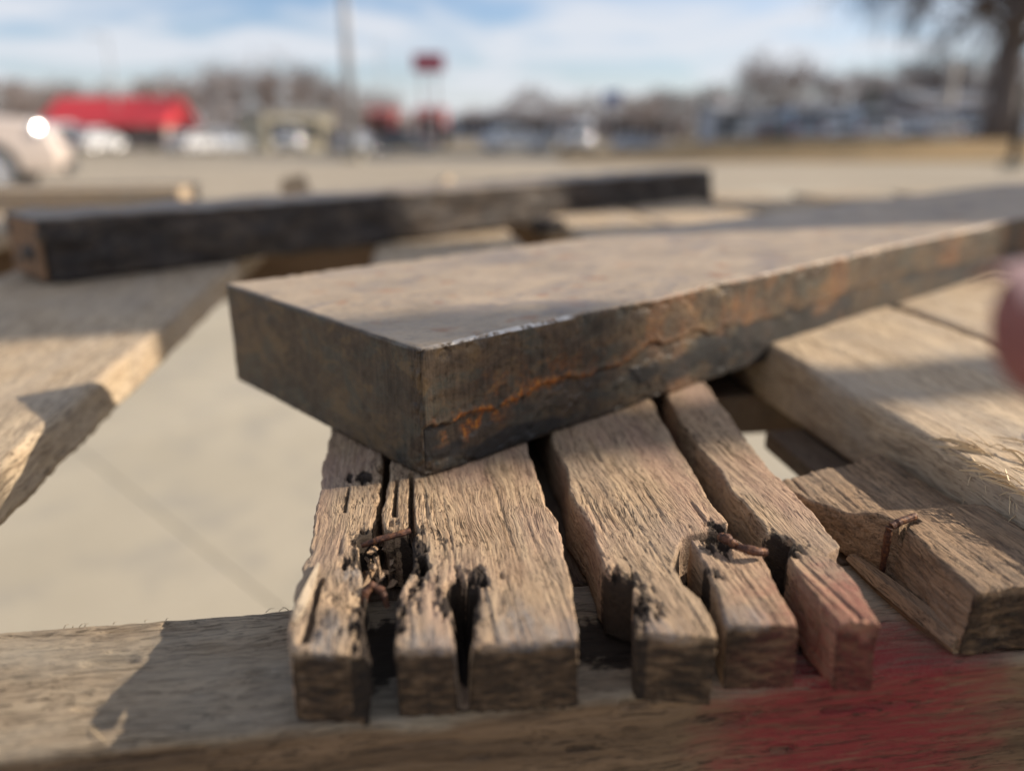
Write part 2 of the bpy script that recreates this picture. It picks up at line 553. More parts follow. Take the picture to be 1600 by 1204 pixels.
def land_mat(name, c1, c2, c3, s=0.12):
    m, nt, b = new_mat(name)
    t = node(nt, 'ShaderNodeTexCoord').outputs['Object']
    a = noise(nt, mapping(nt, t, (s, s * 2.5, s)), 1.0, 5, 0.6)
    f = noise(nt, t, 6, 5, 0.7)
    col = ramp(nt, a, [(0.34, c1), (0.5, c2), (0.66, c3)])
    col = mixc(nt, ramp(nt, f, [(0.36, 0.45), (0.58, 0.0)]), col, tuple(c * 0.55 for c in c1))
    setp(nt, b, Base_Color=col, Roughness=0.95, Specular_IOR_Level=0.1)
    return m


M_land = land_mat('verge_and_lots', (0.20, 0.17, 0.12), (0.28, 0.235, 0.17), (0.24, 0.23, 0.20))
M_grass = land_mat('dry_grass', (0.22, 0.15, 0.075), (0.34, 0.235, 0.12), (0.27, 0.205, 0.115), 0.3)
M_road = land_mat('old_asphalt', (0.31, 0.265, 0.205), (0.40, 0.345, 0.27), (0.36, 0.315, 0.255), 0.2)
M_twig = simple('bare_bark', (0.33, 0.28, 0.26), 0.9, var=0.3, scale=2)
M_twig2 = simple('grey_bark', (0.31, 0.295, 0.295), 0.9, var=0.3, scale=2)
M_needle = simple('dark_needles', (0.06, 0.075, 0.06), 0.8, var=0.4, scale=3)
M_tyre = simple('tyre_rubber', (0.022, 0.022, 0.023), 0.8)
M_chrome = simple('polished_metal', (0.85, 0.85, 0.87), 0.16, 1.0, var=0.03)
M_rim = simple('alloy_rim', (0.62, 0.62, 0.64), 0.25, 1.0, var=0.05)
M_glass = simple('dark_glass', (0.022, 0.027, 0.033), 0.06, 0.0, var=0.1)
M_lamp = simple('lamp_lens', (0.72, 0.72, 0.74), 0.14, 0.7, var=0.05)
M_tail = simple('red_lens', (0.35, 0.02, 0.02), 0.2)
M_trim = simple('dark_trim', (0.03, 0.03, 0.032), 0.6)
PAINT = {
    'pearl': simple('pearl_paint', (0.58, 0.49, 0.43), 0.3, var=0.04, coat=0.6),
    'white': simple('white_paint', (0.52, 0.52, 0.53), 0.3, var=0.04, coat=0.6),
    'silver': simple('silver_paint', (0.42, 0.44, 0.47), 0.3, 0.4, var=0.05, coat=0.6),
    'blue': simple('blue_grey_paint', (0.24, 0.27, 0.32), 0.3, 0.2, var=0.05, coat=0.6),
    'dark': simple('dark_paint', (0.05, 0.055, 0.065), 0.3, 0.2, var=0.05, coat=0.6),
    'red': simple('red_paint', (0.40, 0.04, 0.04), 0.3, var=0.05, coat=0.6),
}
M_redroof = simple('red_roof_metal', (0.58, 0.035, 0.045), 0.5, var=0.10, scale=0.6)
M_redsign = simple('maroon_sign', (0.33, 0.03, 0.06), 0.5, var=0.08)
M_redwall = simple('faded_red_wall', (0.27, 0.075, 0.075), 0.8, var=0.15, scale=0.5)
M_cream = simple('cream_wall', (0.42, 0.375, 0.28), 0.8, var=0.08, scale=0.4)
M_white = simple('white_wall', (0.66, 0.63, 0.58), 0.8, var=0.08, scale=0.4)
M_greyw = simple('blue_grey_wall', (0.38, 0.40, 0.43), 0.8, var=0.10, scale=0.4)
M_brownw = simple('brown_wall', (0.30, 0.24, 0.21), 0.85, var=0.12, scale=0.4)
M_groof = simple('grey_roof', (0.25, 0.255, 0.27), 0.7, var=0.15, scale=0.6)
M_pole = simple('galvanised_pole', (0.36, 0.36, 0.37), 0.6, 0.2, var=0.10)
M_palepole = simple('pale_pole', (0.46, 0.41, 0.36), 0.7, var=0.1)
M_bluesign = simple('blue_sign', (0.07, 0.13, 0.30), 0.5)
M_post = simple('dark_post', (0.035, 0.03, 0.027), 0.8, var=0.3)
M_shade_rack = simple('shade_rack_steel', (0.20, 0.21, 0.22), 0.5, 0.3, var=0.15)
M_ply = simple('shade_rack_panel', (0.30, 0.23, 0.15), 0.8, var=0.15, scale=5)


# ------------------------------------------------------------------ terrain and paving
def ground_z(x, y):
    x = np.asarray(x, float); y = np.asarray(y, float)
    return -1.15 * sstep(30, 75, y) - 0.02


gx = np.unique(np.concatenate([np.linspace(-60, 60, 61), np.array([-1500, -800, -400, -200, -120, 120, 200, 400, 800, 1500])]))
gy = np.unique(np.concatenate([np.linspace(-20, 120, 71), np.array([-300, -100, -50, 160, 240, 400, 700, 1200, 2000])]))
GX, GY = np.meshgrid(gx, gy, indexing='ij')
V = np.stack([GX, GY, ground_z(GX, GY)], -1).reshape(-1, 3)
ii = np.arange(len(gx) * len(gy)).reshape(len(gx), len(gy))
Q = np.stack([ii[:-1, :-1], ii[1:, :-1], ii[1:, 1:], ii[:-1, 1:]], -1).reshape(-1, 4)
o = link(bpy.data.objects.new('ground', np_mesh('ground', V, Q, M_land)))
tag(o, kind='structure')

# car park asphalt out to the verge
Vp, Fp = [], []
for (x0, x1, y0, y1) in ((-45, 45, -15, 24.5), (-45, 1.5, 24.5, 29.5)):
    k = len(Vp)
    Vp += [(x0, y0, -0.012), (x1, y0, -0.012), (x1, y1, -0.012), (x0, y1, -0.012)]
    Fp.append((k, k + 1, k + 2, k + 3))
o = mesh_obj('parking_lot', Vp, Fp, M_road)
tag(o, kind='structure')

# cast concrete slabs round the pallet, each one a piece with open joints
pave = thing('pavement', None, None)
del_keys = [k for k in pave.keys()]
pave['kind'] = 'structure'
SL, JO = 4.0, 0.002
ang = R(-45)
ax, ay = Vector((math.cos(ang), math.sin(ang))), Vector((-math.sin(ang), math.cos(ang)))
jx, jy = at_h(330, 866, 1.0)
slab_me = None
for i in range(-4, 5):
    for j in range(-4, 5):
        c = Vector((jx, jy)) + ax * (SL * (i + 0.28)) + ay * (SL * (j + 0.5))
        if not (-9.5 < c.x < 10.5 and -6 < c.y < 12):
            continue
        if slab_me is None:
            s = MB().box(-SL / 2 + JO / 2, SL / 2 - JO / 2, -SL / 2 + JO / 2, SL / 2 - JO / 2, -0.12, 0.0).build('slab', M_conc, pave, bevel=0.003, seg=2)
            slab_me = s.data
        else:
            s = link(bpy.data.objects.new('slab', slab_me), pave)
        s.location = (c.x, c.y, 0.0)
        s.rotation_euler = (0, 0, ang + random.choice((0, math.pi)))

# dry grass bank on the right that hides the feet of the parked cars
bx = np.linspace(1.6, 60, 80); by = np.linspace(24.3, 42, 40)
BX, BY = np.meshgrid(bx, by, indexing='ij')
crest = 0.50 * np.exp(-((BY - 32.0) / 3.4) ** 2) * sstep(2.5, 9, BX)
BZ = np.maximum(ground_z(BX, BY), -0.02) * 0 + crest + 0.03 * (fbm(BX * 0.8, BY * 0.8, seed=4) - 0.5) + ground_z(BX, BY) + 0.035
V = np.stack([BX, BY, BZ], -1).reshape(-1, 3)
ii = np.arange(BX.size).reshape(BX.shape)
Q = np.stack([ii[:-1, :-1], ii[1:, :-1], ii[1:, 1:], ii[:-1, 1:]], -1).reshape(-1, 4)
o = link(bpy.data.objects.new('grass_bank', np_mesh('grass_bank', V, Q, M_grass)))
tag(o, kind='structure')


# ------------------------------------------------------------------ pallet frame
PH = R(8.0)
EX = np.array([math.cos(PH), math.sin(PH)]); UX = np.array([-math.sin(PH), math.cos(PH)])
E0, U0 = 0.25, 0.60
P0 = E0 * EX + U0 * UX
HT, HB = 0.094, 0.110        # deck top and underside, below the lens
pallet = thing('wooden_pallet', 'weathered wooden pallet with a split deck board and red spray paint on its front stringer',
               'pallet', (P0[0], P0[1], 0.0), PH)


def loc_px(px, py, h=HT):
    p = np.array(at_h(px, py, h))
    return float(p @ EX), float(p @ UX)


def poly(pts, h=HT):
    a = np.array([loc_px(x, y, h) for x, y in pts])
    a = a[np.argsort(a[:, 1], kind='stable')]
    u = a[:, 1].copy()
    for k in range(1, len(u)):
        u[k] = max(u[k], u[k - 1] + 2e-4)
    return u, a[:, 0]


def seg_dist(e, u, pts):
    """distance to a polyline in the board plane, and the parameter along it"""
    best = np.full(e.shape, 1e9); par = np.zeros(e.shape)
    tot = len(pts) - 1
    for k in range(tot):
        a, b = np.array(pts[k]), np.array(pts[k + 1])
        d = b - a
        t = np.clip(((e - a[0]) * d[0] + (u - a[1]) * d[1]) / max(d @ d, 1e-12), 0, 1)
        q = np.hypot(e - a[0] - t * d[0], u - a[1] - t * d[1])
        m = q < best
        best[m] = q[m]; par[m] = (k + t[m]) / tot
    return best, par


ROT = [(610, 862, 8.5), (596, 925, 7), (720, 935, 6), (965, 930, 4.6), (1085, 885, 3.2), (1225, 848, 3.6), (565, 742, 3.4), (992, 948, 4.0), (966, 902, 4.6),
       (640, 830, 4), (570, 838, 4), (742, 905, 3.5), (1120, 835, 4.5), (588, 985, 6)]
ROT = [(*loc_px(x, y), r * 0.001) for x, y, r in ROT]
BLUE = [(650, 1000, 4), (812, 985, 5), (868, 990, 4), (1030, 988, 6), (1165, 968, 3.5), (520, 985, 4.5), (548, 900, 3), (690, 1003, 3)]
BLUE = [(*loc_px(x, y), r * 0.001) for x, y, r in BLUE]
SPRAY = (*loc_px(1352, 1140, 0.125), 0.145 - 0.02)       # centre of the red spray (e, u, h)


def paint_field(e, u, h, seed=3):
    d = np.sqrt(((e - SPRAY[0]) / 0.035) ** 2 + ((h - 0.130) / 0.052) ** 2 + ((u - 0.128) / 0.027) ** 2)
    n = fbm(e * 110, h * 380, u * 380, seed, 5, 0.6)
    return sstep(1.25, 0.40, d + (n - 0.5) * 0.5)


def blobs(spots, e, u, seed, ne=260, amp=0.6):
    out = np.zeros(e.shape)
    n = fbm(e * ne * 1.6, u * ne * 0.35, None, seed, 5, 0.65)
    for (a, b, r) in spots:
        d = np.hypot(e - a, (u - b) * 0.7) / r
        out = np.maximum(out, sstep(1.35, 0.35, d + (n - 0.5) * amp * 2))
    return out


def strip(name, L, Rr, front, back, step=0.00034, h_top=HT, h_bot=HB, mat=None, cuts=(), fis=0.00032, seed=0, tilt=0.0,
          rough=0.0005, round_=0.0006, lower=None, saw=0.0):
    """one board or board strip: left/right edge polylines (u, e), front/back (u at left, u at right)"""
    uL, eL = L; uR, eR = Rr
    uf = min(front); ub = max(back)
    ny = max(8, int((ub - uf) / (step * 1.35)))
    wid = np.mean(np.interp(np.linspace(uf, ub, 30), uR, eR) - np.interp(np.linspace(uf, ub, 30), uL, eL))
    nx = max(6, int(wid / step)); nz = max(4, int((h_bot - h_top) / (step * 1.6)))
    C, Q = boxgrid(nx, ny, nz)
    a = C[:, 0] / nx; b = (C[:, 1] / ny) ** 1.3; c = C[:, 2] / nz
    # pack samples towards the edges a little
    u = (front[0] * (1 - a) + front[1] * a) * (1 - b) + (back[0] * (1 - a) + back[1] * a) * b
    h = h_bot + (h_top - h_bot) * c
    jl = (fbm(u * 220, h * 90, None, seed + 1, 4) - 0.5) * 2 * rough + (fbm(u * 45, h * 25, None, seed + 2, 2) - 0.5) * 2 * rough * 1.6
    jr = (fbm(u * 220, h * 90, None, seed + 3, 4) - 0.5) * 2 * rough + (fbm(u * 45, h * 25, None, seed + 4, 2) - 0.5) * 2 * rough * 1.6
    le = np.interp(u, uL, eL) + jl
    re = np.interp(u, uR, eR) + jr
    re = np.maximum(re, le + 0.0015)
    e = le + (re - le) * a
    u = u + ((fbm(e * 180, h * 180, None, seed + 5, 4) - 0.5) * 2 * rough * 1.3) * (C[:, 1] == 0)
    # worn, rounded arrises
    W = re - le
    de = np.minimum(a, 1 - a) * W
    df = (u - (front[0] * (1 - a) + front[1] * a))
    rr = round_ * (0.4 + 1.5 * fbm(u * 110, e * 60, None, seed + 6, 3))
    t1 = np.clip(1 - de / rr, 0, 1); t2 = np.clip(1 - df / (rr * 1.6), 0, 1)
    tt = np.minimum(np.sqrt(t1 ** 2 + t2 ** 2), 1)
    drop = rr * (1 - np.sqrt(np.clip(1 - tt ** 2, 0, 1)))
    hs = h + drop * c
    # uneven top
    hs = hs + c * ((fbm(e * 70, u * 14, None, seed + 7, 3) - 0.5) * 0.0011 + tilt * (a - 0.5))
    if lower is not None:
        hs = hs + c * lower(e, u)
    pit = blobs(ROT, e, u, seed + 21, amp=1.3)
    hs = hs + c * pit * (0.0004 + 0.0026 * sstep(0.42, 0.7, fbm(e * 520, u * 330, None, seed + 33, 4, 0.6)))
    for pts, w0, w1, dep in cuts:
        d, p = seg_dist(e + (fbm(u * 260, e * 200, None, seed + 9, 4, 0.6) - 0.5) * min(0.0032, 1.6 * w0), u, pts)
        w = w0 + (w1 - w0) * p
        m = sstep(1.0, 0.55, d / w) * dep
        hs = hs + (h_bot - 0.0005 - hs) * m
    V = np.stack([e, u, -hs], 1)
    N = np_normals(V, Q)
    # raised grain and open fissures
    ew = e + (fbm(e * 45, u * 10, hs * 45, seed + 11, 2) - 0.5) * 0.006
    g = fbm(ew * 900, u * 13, hs * 900, seed + 12, 3, 0.6)
    fs = vnoise(ew * 1500, u * 22, hs * 1500, seed + 14)
    fs2 = vnoise(ew * 620, u * 18, hs * 620, seed + 15)
    zone = fbm(e * 90, u * 20, None, seed + 16, 2)
    disp = -fis * 0.45 * np.clip(0.55 - g, 0, 1) * 2 - fis * 0.8 * sstep(0.24, 0.13, fs) - fis * 1.8 * sstep(0.13, 0.06, fs2) * sstep(0.5, 0.62, zone)
    disp = disp + (fbm(e * 1100, u * 420, hs * 1100, seed + 18, 3) - 0.5) * fis * 0.9
    if saw:
        disp = disp + saw * np.sin((e * 0.6 + hs) * 2 * math.pi / 0.0026 + 2 * g) * (df < 0.002)
    V = V + N * disp[:, None]
    rotv = np.clip(pit + 0.5 * (hs > h_top + 0.002) * (pit > 0.02), 0, 1)
    blu = blobs(BLUE, e, u, seed + 23, amp=1.2) * 0.55 * (c > 0.9)
    pnt = paint_field(e, u, hs)
    eg = sstep(0.0009, 0.0003, df) * sstep(0.0006, 0.0028, hs - h_top + (fbm(e * 300, hs * 200, None, seed + 41, 3) - 0.5) * 0.003) * (b < 0.03)
    V[:, 0] -= E0; V[:, 1] -= U0; V[:, 2] += CAM_Z
    me = np_mesh(name, V, Q, mat or M_strip)
    if name == 'broken_board':
        pnt = pnt * 0.0
    pnt = pnt * 0.72
    attr(me, 'rot', rotv); attr(me, 'blue', blu); attr(me, 'paint', pnt); attr(me, 'endgrain', eg)
    return link(bpy.data.objects.new(name, me), pallet)


def U(px, py, h=HT):
    return loc_px(px, py, h)[1]


UB = 0.352   # the splits run on under the bar
A_ = strip('board_strip', poly([(516, 687), (502, 758), (489, 822), (468, 904), (453, 964), (451, 1016)]),
           poly([(604, 700), (597, 736), (590, 785), (582, 830), (563, 841), (560, 882), (569, 919), (563, 949), (569, 1001), (572, 1042)]),
           (U(455, 1014), U(562, 1021)), (UB, UB), seed=100, rough=0.0009,
           cuts=[([loc_px(500, 905), loc_px(486, 960), loc_px(470, 1000)], 0.0007, 0.0009, 0.25),
                 ([loc_px(545, 762), loc_px(538, 800)], 0.0003, 0.0003, 0.2)],
           lower=lambda e, u: 0.0022 * sstep(0.170, 0.145, u) * sstep(0.0, 1.0, fbm(e * 140, u * 120, None, 5, 3)), saw=0.00012)
tag(A_, 'leftmost split strip with a rotted, blackened inner edge')
B_ = strip('board_strip', poly([(612, 700), (606, 740), (601, 773), (595, 800), (603, 826), (644, 832), (646, 882), (631, 908), (619, 934), (614, 979), (614, 1012)]),
           poly([(822, 690), (827, 702), (838, 747), (851, 785), (870, 811), (877, 844), (890, 889), (894, 927), (903, 972), (907, 998)]),
           (U(614, 1012), U(906, 996)), (UB, UB), seed=200,
           cuts=[([loc_px(714, 912), loc_px(724, 950), loc_px(725, 1003), loc_px(724, 1080)], 0.0026, 0.0020, 1.0),
                 ([loc_px(738, 922), loc_px(727, 950)], 0.0022, 0.0018, 0.75),
                 ([loc_px(642, 740), loc_px(643, 830)], 0.0006, 0.0009, 0.5),
                 ([loc_px(620, 750), loc_px(616, 805)], 0.0004, 0.0006, 0.3),
                 ([loc_px(655, 870), loc_px(668, 885)], 0.0012, 0.0012, 0.5)], saw=0.00012)
C_ = strip('board_strip', poly([(858, 670), (866, 692), (884, 728), (890, 767), (920, 815), (940, 879), (946, 893), (988, 907), (992, 943), (995, 971), (1000, 986)]),
           poly([(1020, 630), (1039, 664), (1059, 700), (1083, 740), (1107, 775), (1139, 815), (1136, 826), (1068, 838), (1053, 875), (1071, 911), (1095, 931), (1115, 967), (1121, 993)]),
           (U(1000, 986), U(1120, 994)), (UB, UB), seed=300,
           cuts=[([loc_px(1062, 872), loc_px(1078, 905)], 0.0014, 0.0010, 0.7)], saw=0.00012)
D_ = strip('board_strip', poly([(1076, 836), (1099, 875), (1119, 919), (1139, 973)]),
           poly([(1135, 826), (1191, 859), (1207, 887), (1227, 927), (1250, 971)]),
           (U(1139, 973), U(1249, 970)), (U(1079, 840), U(1150, 834)), seed=400, tilt=0.0006,
           lower=lambda e, u: 0.0 * e + 0.0007, saw=0.00012)
tag(D_, 'short block with two rusty nail stubs on top')
E_ = strip('board_strip', poly([(1036, 606), (1047, 624), (1075, 672), (1107, 716), (1139, 756), (1175, 795), (1199, 831), (1237, 843), (1235, 871), (1259, 911), (1291, 947), (1315, 972)]),
           poly([(1100, 595), (1111, 608), (1139, 648), (1171, 692), (1207, 732), (1243, 768), (1275, 807), (1317, 853), (1299, 866), (1335, 911), (1351, 939), (1372, 976)]),
           (U(1315, 972), U(1371, 976)), (UB, UB), seed=500, rough=0.0009, saw=0.00012)
tag(E_, 'rightmost split strip, its end grain sprayed red')


def straight(e0, e1, u0=0.13, u1=1.2):
    return (np.array([u0, u1]), np.array([e0, e0])), (np.array([u0, u1]), np.array([e1, e1]))


def deck(e0, e1, u0, u1, step, h_top=HT, mat=M_board, name='deck_board', seed=0, **kw):
    L, Rr = straight(e0, e1)
    return strip(name, L, Rr, (u0, u0), (u1, u1), step, h_top=h_top, mat=mat, seed=seed, **kw)


UE = 1.14
deck(-0.021, 0.104, 0.335, UE, 0.003, HT + 0.0012, seed=20, fis=0.0003)                # rear, unsplit length of the split board
left_b = deck(-0.262, -0.1176, 0.131, UE, 0.0014, seed=30, fis=0.0004, rough=0.0006, round_=0.0016)
right_b = deck(0.1505, 0.2455, 0.131, UE, 0.0011, 0.0865, M_fresh, seed=40, fis=0.0003, rough=0.0005, round_=0.0022)
tag(right_b, 'thick pale sawn board with frayed fibres')
deck(0.252, 0.372, 0.131, UE, 0.003, 0.0875, M_fresh, seed=50, fis=0.0003)
for k, (e0, e1) in enumerate(((-0.90, -0.78), (-0.74, -0.62), (-0.52, -0.37), (0.42, 0.54), (0.58, 0.70), (0.74, 0.86), (0.91, 1.02))):
    deck(e0, e1, 0.131, UE, 0.006, HT, seed=60 + 7 * k, fis=0.0003)


GAP_SHADE = [(*loc_px(592, 1060, HB), 0.011), (*loc_px(600, 1010, HB), 0.012), (*loc_px(724, 1080, HB), 0.006), (*loc_px(945, 1010, HB), 0.010), (*loc_px(1130, 1040, HB), 0.006), (*loc_px(1250, 1000, HB), 0.008), (*loc_px(1420, 900, HB), 0.005)]  # shade of the deep board gaps, painted black on the stringer top


def stringer(u0, u1, e0, e1, h0, h1, step, seed):
    nx = int((e1 - e0) / step); ny = max(6, int((u1 - u0) / step)); nz = max(6, int((h1 - h0) / step))
    C, Q = boxgrid(nx, ny, nz)
    a, b, c = C[:, 0] / nx, C[:, 1] / ny, C[:, 2] / nz
    e = e0 + (e1 - e0) * a; u = u0 + (u1 - u0) * b; h = h1 + (h0 - h1) * c
    ed = np.minimum(u - u0, u1 - u); rr = 0.0022 * (0.5 + fbm(e * 60, u * 60, None, seed, 3))
    t = np.clip(1 - ed / rr, 0, 1)
    h = h + c * (rr * (1 - np.sqrt(1 - t ** 2)) + (fbm(e * 25, u * 40, None, seed + 1, 3) - 0.5) * 0.0012)
    V = np.stack([e, u, -h], 1)
    N = np_normals(V, Q)
    uw = u + (fbm(e * 10, u * 40, h * 40, seed + 2, 2) - 0.5) * 0.008
    hw = h + (fbm(e * 10, u * 40, h * 40, seed + 3, 2) - 0.5) * 0.008
    g = fbm(e * 14, uw * 420, hw * 420, seed + 4, 4, 0.6)
    f1 = vnoise(e * 45, uw * 500, hw * 500, seed + 5)
    f2 = vnoise(e * 90, uw * 330, hw * 330, seed + 8)
    disp = -0.0008 * np.clip(0.55 - g, 0, 1) - 0.0011 * sstep(0.2, 0.05, f1) - 0.0012 * sstep(0.16, 0.05, f2) + (fbm(e * 300, u * 700, h * 700, seed + 6, 3) - 0.5) * 0.0004
    V = V + N * disp[:, None]
    pnt = paint_field(e, u, h)
    V[:, 0] -= E0; V[:, 1] -= U0; V[:, 2] += CAM_Z
    me = np_mesh('stringer', V, Q, M_stringer)
    st = blobs(GAP_SHADE, e, u, seed + 9, ne=120) * sstep(u0 + 0.004, u0 + 0.016, u + (fbm(e * 200, u * 200, None, seed + 12, 3) - 0.5) * 0.010) * (h < h0 + 0.004)  # painted gap shade, fed to the shader through the rot attribute
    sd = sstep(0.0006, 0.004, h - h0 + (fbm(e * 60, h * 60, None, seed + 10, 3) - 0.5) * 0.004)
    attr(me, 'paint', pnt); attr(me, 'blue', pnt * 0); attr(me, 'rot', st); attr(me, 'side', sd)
    return link(bpy.data.objects.new('stringer', me), pallet)


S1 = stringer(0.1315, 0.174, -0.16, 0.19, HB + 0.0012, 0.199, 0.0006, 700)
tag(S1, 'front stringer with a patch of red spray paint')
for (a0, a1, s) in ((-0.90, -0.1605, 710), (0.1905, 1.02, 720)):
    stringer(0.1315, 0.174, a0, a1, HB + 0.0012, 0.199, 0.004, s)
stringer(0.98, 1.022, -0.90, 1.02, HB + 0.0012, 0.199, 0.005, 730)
M_cleat = wood_mat('cleat_wood', (0.17, 0.12, 0.08), (0.13, 0.09, 0.06), (0.06, 0.04, 0.03), (0.12, 0.10, 0.08))
MB().box(-0.012 - E0, 0.098 - E0, 0.1752 - U0, 0.36 - U0, CAM_Z - 0.128, CAM_Z - HB - 0.0015).build('cleat', M_cleat, pallet, bevel=0.001)
MB().box(0.112 - E0, 0.2485 - E0, 0.312 - U0, 0.40 - U0, CAM_Z - 0.130, CAM_Z - HB - 0.0017).build('cleat', M_cleat, pallet, bevel=0.001)
MB().box(0.137 - E0, 0.2485 - E0, 0.1752 - U0, 0.2715 - U0, CAM_Z - 0.119, CAM_Z - HB - 0.0017).build('cleat', M_cleat, pallet, bevel=0.001)
MB().box(0.100 - E0, 0.1395 - E0, 0.1752 - U0, 0.196 - U0, CAM_Z - 0.126, CAM_Z - HB - 0.0017).build('cleat', M_cleat, pallet, bevel=0.001)
for e in (-0.86, 0.95):
    for u in (0.153, 1.0):
        MB().box(e - 0.045 - E0, e + 0.045 - E0, u - 0.02 - U0, u + 0.02 - U0, 0.0, CAM_Z - 0.199).build('leg', M_board, pallet, bevel=0.003)

# broken block on the stringer beside the pale board, nailed in its place
BL = poly([(1522, 922), (1465, 870), (1412, 818), (1384, 806), (1310, 770), (1232, 744)])
BRu = np.array([0.12, 0.16, 0.20, 0.26]); BRe = np.array([0.1492, 0.1492, 0.1490, 0.140])
broken = strip('broken_board', BL, (BRu, BRe), (U(1522, 922), U(1522, 922) + 0.001), (0.199, 0.214), step=0.00042, mat=M_broken, seed=800, fis=0.0005,
               rough=0.0007, lower=lambda e, u: 0.0045 * sstep(0.168, 0.180, u) * (0.7 + 0.5 * fbm(e * 200, u * 20, None, 12, 3)),
               cuts=[([loc_px(1404, 822), loc_px(1432, 812)], 0.0016, 0.0010, 0.35)])
tag(broken, 'broken end of a deck board held by a bent nail')


def to_local(px, py, h):
    e, u = loc_px(px, py, h)
    return Vector((e - E0, u - U0, CAM_Z - h))


def nail(pts, rads, parent, name='nail', n=10):
    rn_ = random.Random(len(sc.objects))
    P_, R_ = [], []
    for i in range(len(pts) - 1):
        for k in range(5):
            t = k / 5
            P_.append(pts[i].lerp(pts[i + 1], t)); R_.append((rads[i] * (1 - t) + rads[i + 1] * t) * rn_.uniform(0.82, 1.15))
    P_.append(pts[-1]); R_.append(rads[-1])
    return MB().tube(P_, R_, n).build(name, M_rust, parent)


# bent nail in the broken block: shank up its torn face, head end folded over the top
p0, p1, p2 = to_local(1378, 893, 0.1085), to_local(1389, 826, 0.0945), to_local(1430, 806, 0.0925)
nail([p0, p0 * 0.35 + p1 * 0.65, p1 + Vector((0, 0, 0.0004)), p1 * 0.6 + p2 * 0.4 + Vector((0, 0, 0.0006)), p2], [0.0008, 0.0009, 0.0009, 0.0009, 0.0009], broken)
# torn bottom layer still lying on the stringer
sl = MB()
q = [to_local(1330, 872, HB - 0.001), to_local(1378, 912, HB - 0.001), to_local(1440, 962, HB - 0.001), to_local(1500, 1008, HB - 0.001)]
sl.tube(q, [0.0016, 0.0026, 0.0030, 0.0024], 6)
spl = sl.build('splinter', M_broken, broken)
# rusty nail stubs
nail([to_local(1124, 838, 0.0932), to_local(1136, 842, 0.0922), to_local(1150, 852, 0.0928)], [0.0009, 0.0013, 0.0008], D_)
nail([to_local(1148, 853, 0.0935), to_local(1165, 857, 0.0925), to_local(1184, 862, 0.0928), to_local(1196, 862, 0.0934)], [0.0007, 0.0010, 0.0011, 0.0010], D_)
nail([to_local(566, 852, 0.0955), to_local(590, 843, 0.0938), to_local(620, 835, 0.0932), to_local(641, 829, 0.0930)], [0.0006, 0.0008, 0.0008, 0.0007], A_)
nail([to_local(566, 948, 0.098), to_local(572, 925, 0.0955), to_local(582, 914, 0.0945), to_local(596, 922, 0.0955), to_local(606, 948, 0.099)], [0.0007, 0.0009, 0.0009, 0.0009, 0.0007], A_)
# crumbled rotten wood in the hole round the nails
rngc = random.Random(5)
for k in range(26):
    c0 = to_local(rngc.uniform(566, 612), rngc.uniform(848, 915), 0.0965 + rngc.uniform(0, 0.006))
    a = rngc.gauss(math.pi / 2, 0.7)
    d = Vector((math.cos(a), math.sin(a), rngc.uniform(-0.5, 0.5))).normalized()
    L = rngc.uniform(0.0012, 0.0042); w = rngc.uniform(0.0003, 0.0008)
    q = d.cross(Vector((0, 0, 1))).normalized()
    shard = MB().tube([-d * L, -d * L * 0.3 + q * w * 0.5, d * L * 0.5, d * L + q * w], [w * 0.3, w, w * 1.2, w * 0.15], 4)
    o = shard.build('splinter', M_broken if k % 3 else M_strip, A_)
    o.location = c0
# a long sliver lifting from the outer edge
MB().tube([to_local(497, 880, 0.0936), to_local(484, 915, 0.0925), to_local(468, 950, 0.0925), to_local(459, 972, 0.0938)], [0.0004, 0.0012, 0.0013, 0.0006], 5).build('splinter', M_board, A_)


# frayed fibres on the sawn board
def fibres(spots, parent, seed, name='wood_fibres'):
    r = random.Random(seed); mb = MB()
    for (x0, x1, y0, y1, n, ln, lift, w) in spots:
        for _ in range(n):
            px, py = r.uniform(x0, x1), r.uniform(y0, y1)
            e, u = loc_px(px, py, 0.0865)
            if e < 0.1515:
                e = 0.1512
            a = r.gauss(2.0, 0.35)
            L = ln * r.uniform(0.5, 1.5); lf = lift * r.uniform(0.2, 1.4)
            bend = r.uniform(-0.35, 0.35)
            pts = []
            for k in range(5):
                t = k / 4
                aa = a + bend * t
                pts.append(Vector((e - E0 + math.cos(aa) * L * t, u - U0 + math.sin(aa) * L * t, CAM_Z - 0.0868 + lf * math.sin(t * 2.4))))
            rad = w * r.choice((0.35, 0.5, 0.8, 1.3))
            mb.tube(pts, [rad, rad, rad * 0.9, rad * 0.7, rad * 0.3], 3, cap=False)
    o = mb.build(name, M_fibre, parent)
    o['kind'] = 'stuff'
    return o


fibres([(1500, 1680, 695, 770, 38, 0.009, 0.0017, 0.00040), (1430, 1640, 690, 830, 30, 0.005, 0.0007, 0.00016), (1490, 1650, 770, 860, 25, 0.005, 0.0009, 0.00018)], right_b, 3)


def edge_fibres(parent, seed):
    r = random.Random(seed); mb = MB()
    for _ in range(45):
        u = r.uniform(0.14, 0.180); e = 0.1508
        L = r.uniform(0.0015, 0.0045)
        a = r.gauss(-2.2, 0.6)
        h0 = 0.0875 + r.random() ** 1.5 * 0.010
        p = Vector((e - E0, u - U0, CAM_Z - h0))
        d = Vector((math.cos(a) * 0.35, math.sin(a) * 0.6, -r.uniform(0.1, 0.9))).normalized()
        pts = [p + d * (L * t) + Vector((-0.0003 * math.sin(t * 3), 0, 0)) for t in (0, 0.35, 0.7, 1.0)]
        w = r.uniform(0.00007, 0.0002)
        mb.tube(pts, [w, w, w * 0.8, w * 0.3], 3, cap=False)
    o = mb.build('wood_fibres', M_fibre, parent); o['kind'] = 'stuff'


edge_fibres(right_b, 8)
